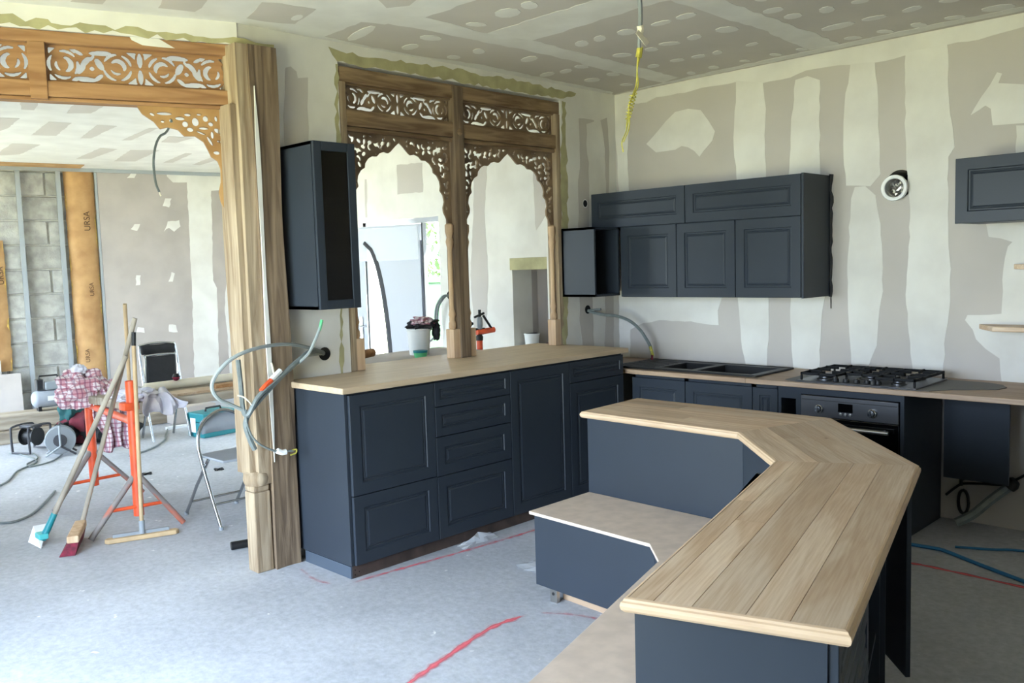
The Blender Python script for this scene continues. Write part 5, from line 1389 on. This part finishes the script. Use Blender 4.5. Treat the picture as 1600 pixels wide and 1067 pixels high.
MB().lathe([(.03, .0015), (.018, .025), (.001, .03)], m=T(*P0), n=14).build('black_half', 'black', t, smooth=True)

def cloth(name, c, rad, m, label, cat='cloth', seed=1, amp=.35, freq=3.0, tail=None, parent=None):
    """crumpled cloth: a closed, folded lump"""
    b = MB(); nu, nv = 36, 22; vs = []; fs = []
    for j in range(nv + 1):
        th = PI * j / nv
        for i in range(nu):
            ph = 2 * PI * i / nu
            d = Vector((math.sin(th) * math.cos(ph), math.sin(th) * math.sin(ph), math.cos(th)))
            k = 1 + amp * mnoise.noise(d * freq + Vector((seed * 3.1, 0, 0))) + .12 * math.sin(ph * 7 + seed + th * 2) * math.sin(th)
            vs.append((c[0] + d.x * rad[0] * k, c[1] + d.y * rad[1] * k, c[2] + d.z * rad[2] * k))
    for j in range(nv):
        for i in range(nu): fs.append((j * nu + i, (j + 1) * nu + i, (j + 1) * nu + (i + 1) % nu, j * nu + (i + 1) % nu))
    b.add(vs, fs)
    return b.build(name, m, parent, smooth=True, label=label, cat=cat)
def draped(name, path, width, m, label, seed=1, parent=None, **k):
    """hanging cloth: a folded sheet along a path, with real thickness"""
    P = smooth_path(path, 6); vs = []; fs = []; nw = 14; n = len(P)
    for i, p in enumerate(P):
        for j in range(nw + 1):
            u = j / nw - .5; w = width * (1 + .25 * math.sin(i * .35 + seed))
            off = Vector((.03 * math.sin(u * 19 + seed + i * .12), u * w, .02 * math.sin(u * 9 + i * .4 + seed)))
            vs.append(p + off)
    for i in range(n - 1):
        for j in range(nw): a = i * (nw + 1) + j; fs.append((a, a + 1, a + nw + 2, a + nw + 1))
    o = MB().add(vs, fs).build(name, m, parent, smooth=True, label=label, **k)
    s = o.modifiers.new('thickness', 'SOLIDIFY'); s.thickness = .006
    return o
t = thing('plaid_shirt', 'red and white checked shirt hung over the far trestle upright', 'shirt', (-2.36, -3.42, .86))
cloth('bundle', (-2.36, -3.47, .86), (.13, .17, .14), 'plaid', None, None, 2, .5, 2.4, parent=t)
draped('hanging_side', [(-2.30, -3.35, .90), (-2.22, -3.32, .82), (-2.20, -3.32, .68), (-2.21, -3.30, .52), (-2.22, -3.29, .40)], .24, 'plaid', None, 4, parent=t)
cloth('collar', (-2.36, -3.48, 1.01), (.05, .05, .04), 'white_cloth', None, None, 5, .3, parent=t)
t = thing('white_rag', 'crumpled white rag hanging over the plank table edge', 'rag', (-1.5, -3.33, .84))
cloth('bundle', (-1.62, -3.36, .865), (.14, .13, .045), 'white_cloth', None, None, 7, .6, 3.2, parent=t)
draped('hanging_corner', [(-1.62, -3.30, .88), (-1.50, -3.27, .862), (-1.462, -3.25, .81), (-1.462, -3.24, .74)], .26, 'white_cloth', None, 3, parent=t)

def pole(name, p0, p1, r, m, parent): return MB().tube([p0, Vector(p0).lerp(Vector(p1), .5), p1], r, 10).build(name, m, parent, smooth=True)
# scraper with teal socket
p0 = Vector((-1.40, -4.06, .12)); p1 = Vector((-1.235,-3.567,1.179))
t = thing('floor_scraper', 'long grey-handled floor scraper with teal socket and wide blade', 'scraper', (-1.42, -4.10, 0))
pole('handle', p0, p1, .017, 'pole_wood', t)
MB().tube([Vector((-1.415, -4.09, .06)), p0, p0.lerp(p1, .09)], [.024, .022, .020], 10).build('socket', 'teal', t, smooth=True)
bq = [Vector(q) for q in ((-1.688,-4.058,0.085), (-1.677,-3.976,0.085), (-1.414,-4.101,0.004), (-1.628,-4.112,0.004))]
MB().add(bq + [q + Vector((-.003, .003, .001)) for q in bq],
         [(0, 1, 2, 3), (7, 6, 5, 4), (0, 4, 5, 1), (1, 5, 6, 2), (2, 6, 7, 3), (3, 7, 4, 0)]).build('blade', 'bucket_white', t)
box('blade_clamp', (-1.47, -1.38, -4.115, -4.06, .065, .10), 'teal_pale', t, bevel=.006)
# broom with crimson bristles
p0 = Vector((-1.478,-3.824,0.1)); p1 = Vector((-1.225,-3.498,1.419))
t = thing('red_broom', 'wooden-handled broom with dark red bristles leaning on the trestle', 'broom', (-1.30, -3.95, 0))
BR = T(-1.285, -3.925, 0) @ RZ(math.radians(-26)) @ RX(.0)
pole('handle', p0, p1, .0155, 'pole_wood', t)
MB().box(-.19, .19, -.034, .034, .075, .12).build('head', 'raw_wood', t, W=BR, bevel=.008)
MB().add([(-.185, -.03, .075), (.185, -.03, .075), (.185, .03, .075), (-.185, .03, .075), (-.20, -.08, .002), (.20, -.08, .002), (.20, .01, .002), (-.20, .01, .002)],
         [(0, 1, 2, 3), (7, 6, 5, 4), (0, 4, 5, 1), (1, 5, 6, 2), (2, 6, 7, 3), (3, 7, 4, 0)]).build('bristles', 'crimson', t, W=BR)
# wide squeegee
h0 = Vector((-1.188,-3.799,0.02)); h1 = Vector((-1.049,-3.374,0.02)); mid = (h0 + h1) / 2; dd_ = h1 - h0
t = thing('wide_floor_brush', 'wide wooden-backed floor brush with upright handle and black tip', 'broom', (mid.x, mid.y, 0))
SQ = T(mid.x, mid.y, 0) @ RZ(math.atan2(dd_.y, dd_.x)); L2 = dd_.length / 2
MB().prism([(-L2, 0), (-L2 + .02, -.028), (L2 - .02, -.028), (L2, 0), (L2 - .02, .028), (-L2 + .02, .028)], 0.002, .032).build('back', 'pole_tan', t, W=SQ, bevel=.006)
box('rubber_blade', (-L2 + .05, L2 - .06, .0, .024, .032, .052), 'grey_plastic', t, W=SQ)
p1 = Vector((-1.22,-3.52,1.242)); p2 = Vector((-1.22,-3.514,1.329))
pole('handle', (mid.x, mid.y, .06), p1, .0135, 'pole_tan', t); pole('black_tip', p1, p2, .0145, 'black', t)
pole('socket', (mid.x, mid.y, .035), Vector((mid.x, mid.y, .06)).lerp(p1, .05), .019, 'grey_plastic', t)
t = thing('bare_stick', 'bare wooden stick standing behind the orange trestle', 'stick', (-1.802,-3.353,0.0))
pole('stick', (-1.94,-3.293,0.0), (-1.4,-3.488,1.508), .013, 'pole_tan', t)

def grey_chair():
    t = thing('metal_folding_chair', 'light grey metal folding chair half hidden by the timber post', 'chair', (-1.15, -2.95, 0))
    ya, yb = -3.16, -2.745
    left = [(-.89, ya, .012), (-1.01, ya, .22), (-1.13, ya, .45), (-1.165, ya + .004, .54), (-1.185, ya + .03, .63), (-1.195, ya + .09, .70)]
    right = [(x, ya + yb - y, z) for x, y, z in left]
    MB().tube(smooth_path(left + [(-1.205, (ya + yb) / 2, .745)] + right[::-1], 5), .0125, 10).build('back_frame', 'chrome', t, smooth=True)
    for y in (ya + .018, yb - .018):
        MB().tube([(-1.438, y, .012), (-1.25, y, .24), (-1.055, y, .445)], .0115, 10).build('leg', 'chrome', t, smooth=True)
    MB().tube([(-1.36, ya + .018, .105), (-1.36, yb - .018, .105)], .008, 8).build('stretcher', 'chrome', t)
    MB().tube([(-.97, ya, .155), (-.97, yb, .155)], .008, 8).build('stretcher', 'chrome', t)
    vs = [(-.86, ya + .025), (-.85, ya + .12), (-.845, (ya + yb) / 2), (-.85, yb - .12), (-.86, yb - .025), (-1.20, yb - .02), (-1.22, (ya + yb) / 2), (-1.20, ya + .02)]
    MB().prism(vs, .445, .463).build('seat', 'grey_metal', t, bevel=.006)
    vs = []; fs = []
    for k in range(9):
        u = 2 * k / 8 - 1; y = (ya + yb) / 2 + u * .165; bow = -.03 * (1 - u * u)
        vs += [(-1.175 + bow, y, .60), (-1.195 + bow, y, .725 - .045 * abs(u) ** 3)]
    for i in range(8): fs.append((2 * i, 2 * i + 2, 2 * i + 3, 2 * i + 1))
    o = MB().add(vs, fs).build('backrest', 'grey_metal', t, smooth=True)
    s = o.modifiers.new('thickness', 'SOLIDIFY'); s.thickness = .008
    for (x, y) in ((-.89, ya), (-.89, yb), (-1.438, ya + .018), (-1.438, yb - .018)):
        MB().lathe([(.015, 0), (.015, .022)], m=T(x, y, 0), n=10).build('foot_cap', 'grey_plastic', t)
grey_chair()
def black_chair():
    t = thing('black_folding_chair', 'black padded folding chair with chrome frame behind the plank table', 'chair', (-4.45, -1.97, 0))
    ya, yb = -2.165, -1.775; x = -4.5
    MB().tube(smooth_path([(x + .22, ya, .012), (x + .08, ya, .5), (x, ya + .005, .93), (x - .006, ya + .04, .985), (x - .008, (ya + yb) / 2, 1.0), (x - .006, yb - .04, .985), (x, yb - .005, .93), (x + .08, yb, .5), (x + .22, yb, .012)], 5), .013, 10).build('back_frame', 'chrome', t, smooth=True)
    box('backrest', (x - .01, x + .025, ya + .02, yb - .02, .885, .985), 'black_fabric', t, bevel=.014, seg=3)
    MB().tube(smooth_path([(x - .12, ya + .03, .012), (x + .02, ya + .035, .4), (x + .055, ya + .035, .83), (x + .055, ya + .06, .878), (x + .055, yb - .06, .878), (x + .055, yb - .035, .83), (x + .02, yb - .035, .4), (x - .12, yb - .03, .012)], 5), .012, 10).build('leg', 'chrome', t, smooth=True)
    box('seat', (x + .03, x + .075, ya + .045, yb - .045, .56, .868), 'black_fabric', t, bevel=.014, seg=3)
black_chair()

def tool_case():
    W = T(-4.36, -1.765, 0) @ RZ(math.radians(8))
    t = thing('teal_tool_case', 'teal plastic tool case on the floor behind the grey chair', 'case', W @ Vector((.15, .2, 0)))
    box('body', (0, .29, 0, .43, 0, .155), 'teal', t, W=W, bevel=.01)
    box('lid', (0, .29, 0, .43, .158, .255), 'teal', t, W=W, bevel=.012)
    for y in (.06, .32): box('latch', (.285, .30, y, y + .05, .12, .20), 'black', t, W=W, bevel=.003)
    MB().tube([(.15, .12, .255), (.15, .13, .29), (.15, .30, .29), (.15, .31, .255)], .011, 8).build('handle', 'black', t, W=W)
    box('side_label', (.06, .15, -.004, -.001, .05, .20), 'white_plastic', t, W=W)
    box('side_label', (.300, .303, .10, .30, .055, .09), 'white_plastic', t, W=W)
tool_case()
# old beams on the floor with the compressor
box('old_beam', (-5.80, -5.44, -4.3, -1.40, 0, .135), 'grey_plank', W=T(-5.6, -2.4, 0) @ RZ(-.10) @ T(5.6, 2.4, 0), bevel=.012, label='lower of two old timber beams stacked on the floor by the block wall', cat='beam', group='old beams by the block wall')
box('old_beam', (-5.86, -5.50, -4.4, -1.75, .138, .285), 'grey_plank', W=T(-5.6, -2.4, 0) @ RZ(-.10) @ T(5.6, 2.4, 0), bevel=.014, label='upper of two old timber beams, carrying the grey compressor', cat='beam', group='old beams by the block wall')
def compressor():
    t = thing('air_compressor', 'grey air compressor with round tank standing on the old beam', 'compressor', (-5.66, -2.66, .287))
    W = T(-5.66, -2.66, .287) @ RZ(-.1)
    MB().lathe([(.001, -.20), (.05, -.195), (.085, -.17), (.095, -.14), (.095, .14), (.085, .17), (.05, .195), (.001, .20)], m=T(0, 0, .125) @ RX(PI / 2), n=20).build('tank', 'grey_metal', t, W=W, smooth=True)
    box('motor', (-.06, .06, -.07, .09, .22, .31), 'grey_plastic', t, W=W, bevel=.015)
    box('pump_head', (-.05, .05, -.15, -.075, .22, .34), 'steel_dark', t, W=W, bevel=.01)
    MB().tube([(0, -.12, .30), (0, -.11, .37), (0, .06, .37), (0, .10, .28)], .010, 8).build('handle', 'black', t, W=W)
    box('name_plate', (.096, .099, -.06, .10, .11, .16), 'bucket_white', t, W=W)
    for y in (-.13, .13): box('foot', (-.06, .06, y - .015, y + .015, 0, .05), 'black', t, W=W)
compressor()
def reel(loc, rot, label, boxy):
    t = thing('cable_reel', label, 'cable reel', loc); W = T(*loc) @ RZ(rot)
    if boxy:
        for x in (-.10, .10):
            MB().tube(smooth_path([(x, -.14, .012), (x, -.145, .22), (x, -.11, .27), (x, .11, .27), (x, .145, .22), (x, .14, .012)], 4), .011, 8).build('frame', 'dark_frame', t, W=W, smooth=True)
        for y in (-.14, .14): MB().tube([(-.10, y, .02), (.10, y, .02)], .010, 8).build('skid', 'dark_frame', t, W=W)
        MB().lathe([(.09, -.075), (.09, -.07), (.06, -.068), (.06, .068), (.09, .07), (.09, .075)], m=T(0, 0, .16) @ RY(PI / 2), n=20).build('drum', 'black', t, W=W, smooth=True)
        box('socket_box', (-.09, .09, -.05, .05, .245, .275), 'dark_frame', t, W=W, bevel=.008)
        MB().tube([(-.10, 0, .27), (.10, 0, .27)], .009, 8).build('axle', 'dark_frame', t, W=W)
    else:
        MB().lathe([(.13, -.06), (.135, -.05), (.11, -.045), (.11, .045), (.135, .05), (.13, .06), (.05, .062), (.001, .062)], m=T(0, 0, .15) @ RY(PI / 2), n=24).build('drum', 'grey_plastic', t, W=W, smooth=True)
        MB().lathe([(.060, .063), (.060, .075), (.02, .078)], m=T(0, 0, .15) @ RY(PI / 2), n=18).build('hub', 'dark_frame', t, W=W, smooth=True)
        for x in (-.085, .095):
            MB().tube([(x, -.13, .012), (x, 0, .10), (x, 0, .30)], .010, 8).build('stand', 'galv', t, W=W)
            MB().tube([(x, .13, .012), (x, 0, .10)], .010, 8).build('stand', 'dark_frame', t, W=W)
        MB().tube([(-.085, 0, .30), (.095, 0, .30)], .013, 8).build('handle', 'dark_frame', t, W=W)
reel((-4.86, -3.12, 0), .55, 'black framed cable reel on the floor left of the round reel', True)
reel((-4.47, -2.98, 0), -.35, 'round grey cable reel with metal stand on the floor', False)
t = thing('work_bags', 'heap of black and dark red work bags behind the trestle', 'bag', (-4.85, -2.45, 0))
cloth('black_bag', (-4.80, -2.36, .11), (.20, .28, .12), 'black_fabric', None, None, 3, .3, 2.0, parent=t)
cloth('red_bag', (-4.95, -2.62, .17), (.18, .20, .18), 'red_fabric', None, None, 6, .35, 2.2, parent=t)
cloth('green_jacket', (-5.02, -2.68, .32), (.12, .12, .12), 'green_fabric', None, None, 8, .3, 2.0, parent=t)
cloth('black_lid', (-4.90, -2.80, .12), (.12, .13, .12), 'black_fabric', None, None, 9, .3, 2.0, parent=t)
# offcuts of plasterboard against the block wall
for (s0, s1, h, off, lab) in ((-.75, -.295, .75, .0, 'taller grey plasterboard offcut leaning at the left picture edge'), (-.60, -.100, .585, .03, 'shorter grey plasterboard offcut leaning in front of the taller one')):
    W = FW @ T(0, -.22 - off, 0) @ RX(-.16)
    MB().box(s0, s1, 0, .013, .005, h).build('plasterboard_offcut', 'board_grey', W=W, label=lab, cat='plasterboard', group='plasterboard offcuts')
# low box and cables under the table
box('grey_crate', (-5.55, -5.15, -1.55, -1.05, 0, .19), 'board_grey', bevel=.006, label='low grey box standing against the far lining under the table', cat='box')
box('white_batten', (-4.95, -4.90, -1.75, -1.15, .0, .03), 'bucket_white', label='white batten lying on the floor behind the table', cat='batten')
cable('floor_cable', [(-4.95, -3.3, .008), (-4.8, -3.25, .008), (-4.3, -3.25, .008), (-4.0, -3.5, .008), (-3.6, -3.7, .008), (-3.3, -4.0, .008)], .008, 'conduit', label='grey cable running from the framed reel to the left edge', cat='cable', n=6)
cable('floor_cable', [(-4.75, -3.15, .008), (-4.45, -3.2, .008), (-4.25, -3.35, .008), (-4.1, -3.35, .008), (-4.2, -3.15, .008), (-4.45, -2.98, .008)], .007, 'conduit', label='cable looped between the two reels on the floor', cat='cable', n=6)
cable('floor_cable', [(-4.9, -1.75, .009), (-4.6, -1.9, .009), (-4.3, -2.05, .009), (-4.0, -2.3, .009), (-3.8, -2.6, .009)], .009, 'conduit', label='cable curving across the floor towards the teal case', cat='cable', n=6)
cable('floor_cable', [(-2.929,-3.533,0.009),(-2.606,-3.708,0.009),(-2.33,-3.879,0.009),(-2.221,-4.014,0.009),(-2.26,-4.104,0.009),(-2.408,-4.185,0.009)], .009, 'conduit', label='cable lying on the floor left of the brooms', cat='cable', n=6)
o = cable('black_tube', [(-0.445,-3.322,0.025),(-0.427,-3.259,0.025),(-0.405,-3.176,0.025)], .025, 'black', label='short black pipe lying on the floor behind the newel', cat='pipe', n=14)
for (q, lab) in (((-2.938,-2.795,0.0), 'tiny black cross spacer on the floor behind the trestle'), ((-2.587,-2.319,-0.0), 'tiny black cross spacer on the floor under the grey chair')):
    m = MB()
    for a in (.5, 2.0): m.box(-.045, .045, -.009, .009, 0.001, .012, m=T(q[0], q[1], 0) @ RZ(a))
    m.build('cross_spacer', 'black', label=lab, cat='spacer', group='black spacers on the floor')
# scraps of film by the plinth
def scrap(c, r, label, seed):
    rnd = random.Random(seed); vs = []; n = 7
    for j in range(n):
        for i in range(n):
            u, v = i / (n - 1) - .5, j / (n - 1) - .5
            vs.append((c[0] + u * r[0] + rnd.uniform(-.015, .015), c[1] + v * r[1] + rnd.uniform(-.015, .015), .003 + max(0, r[2] * (1 - 3 * (u * u + v * v)) * rnd.uniform(.3, 1))))
    o = MB().add(vs, [(j * n + i, j * n + i + 1, (j + 1) * n + i + 1, (j + 1) * n + i) for j in range(n - 1) for i in range(n - 1)]).build('plastic_scrap', 'film', label=label, cat='plastic film', group='scraps of clear film')
    return o
scrap((.63, -2.25, 0), (.08, .30, .06), 'crumpled clear plastic film lying against the bar plinth', 1)
scrap((1.22, -2.35, 0), (.22, .16, .02), 'flat scrap of clear film on the floor near the bench', 2)

# ================================================================== things seen through the arches
t = thing('work_board', 'grey work board on legs behind the bar, under the bucket', 'table', (-.8, -1.7, 0))
box('top', (-1.20, -.34, -2.62, -.95, .985, 1.012), 'board_grey', t, bevel=.002)
for (x, y) in ((-1.1, -2.5), (-.45, -2.5), (-1.1, -1.0), (-.45, -1.0)): box('leg', (x - .03, x + .03, y - .03, y + .03, 0, .985), 'grey_plank', t)
t = thing('white_bucket', 'white plastic bucket topped with dark clothes behind the bar', 'bucket', (-.83, -1.47, 1.013))
MB().lathe([(.075, 0), (.078, .01), (.092, .19), (.098, .195), (.098, .205), (.088, .207)], m=T(-.83, -1.47, 1.013), n=22).build('pail', 'bucket_white', t, smooth=True)
cloth('dark_cap', (-.83, -1.43, 1.245), (.10, .12, .05), 'dark_fabric', None, None, 4, .4, 2.6, parent=t)
cloth('checked_cloth', (-.80, -1.46, 1.275), (.075, .085, .035), 'plaid', None, None, 9, .5, 3, parent=t)
cloth('hanging_sleeve', (-.76, -1.35, 1.19), (.035, .03, .07), 'dark_fabric', None, None, 2, .3, 2, parent=t)
t = thing('small_tub', 'small green tub with blue rim in front of the white bucket', 'tub', (-.66, -1.60, 1.013))
MB().lathe([(.045, 0), (.052, .035), (.05, .036)], m=T(-.66, -1.60, 1.013), n=18).build('green_body', 'green_plastic', t, smooth=True)
MB().lathe([(.054, .036), (.056, .052), (.046, .053)], m=T(-.66, -1.60, 1.013), n=18).build('blue_rim', 'teal', t, smooth=True)
cable('rolled_mat', [(-.50, -2.47, 1.085), (-.54, -2.3, 1.09), (-.58, -2.10, 1.10)], .030, 'teak', label='brown rolled mat lying on the bar end below the left arch', cat='roll', n=14)
box('dark_tray', (-.75, -.40, -2.58, -2.30, 1.013, 1.05), 'black', bevel=.008, label='dark flat tray beneath the brown rolled mat', cat='tray')
def clamp_trestle():
    t = thing('clamp_stand', 'orange stand with black clamp head seen through the right arch', 'clamp', (-.8, -.85, 0))
    MB().tube([(-.8, -.85, 0), (-.8, -.85, 1.08)], .026, 12).build('upright', 'orange_paint', t, smooth=True)
    for k in range(3):
        a = 2 * PI * k / 3 + .4
        MB().tube([(-.8, -.85, .3), (-.8 + .3 * math.cos(a), -.85 + .3 * math.sin(a), .015)], .017, 8).build('leg', 'orange_paint', t)
    MB().lathe([(.03, 0), (.032, .03), (.02, .05)], m=T(-.8, -.85, 1.075), n=12).build('swivel', 'black', t, smooth=True)
    MB().tube([(-.8, -.88, 1.145), (-.78, -.70, 1.155)], .024, 10).build('jaw', 'orange_paint', t, smooth=True)
    MB().lathe([(.045, -.02), (.055, -.01), (.055, .01), (.045, .02)], m=T(-.79, -.85, 1.22) @ RZ(.7) @ RY(PI / 2), n=16).build('grey_pad', 'grey_plastic', t, smooth=True)
    MB().tube([(-.79, -.85, 1.27), (-.79, -.85, 1.33)], .012, 8).build('stem', 'black', t)
    for p, q in (((-.80, -.92, 1.22), (-.82, -1.05, 1.28)), ((-.80, -.92, 1.22), (-.82, -1.05, 1.16)), ((-.79, -.81, 1.28), (-.78, -.73, 1.17)), ((-.80, -.82, 1.13), (-.78, -.72, 1.14)), ((-.80, -.90, 1.27), (-.79, -.80, 1.30)), ((-.8, -.9, 1.17), (-.79, -.80, 1.17))):
        MB().tube([p, q], .010, 6).build('strut', 'black', t)
clamp_trestle()
t = thing('niche_bucket', 'small white plaster bucket standing in the wall niche', 'bucket', (-1.10, .10, NZ0))
MB().lathe([(.060, 0), (.062, .005), (.072, .12), (.066, .122)], m=T(-1.10, .10, NZ0 + .001), n=18).build('pail', 'bucket_white', t, smooth=True)
MB().lathe([(.075, .112), (.075, .122)], m=T(-1.10, .10, NZ0 + .001), n=18).build('rim', 'bucket_white', t, smooth=True)
for i, (x, y) in enumerate(((-.86, .10), (-.80, .13), (-.74, .09))):
    m = MB().box(-.045, .045, -.03, .03, 0, .045, m=T(x, y, NZ0 + .001) @ RZ(i * .7))
    m.build('brick_piece', 'brick', bevel=.008, label=('broken brick piece in the niche, nearest the white bucket', 'middle broken brick piece in the wall niche', 'broken brick piece in the niche, farthest from the bucket')[i], cat='brick', group='brick pieces in the niche')
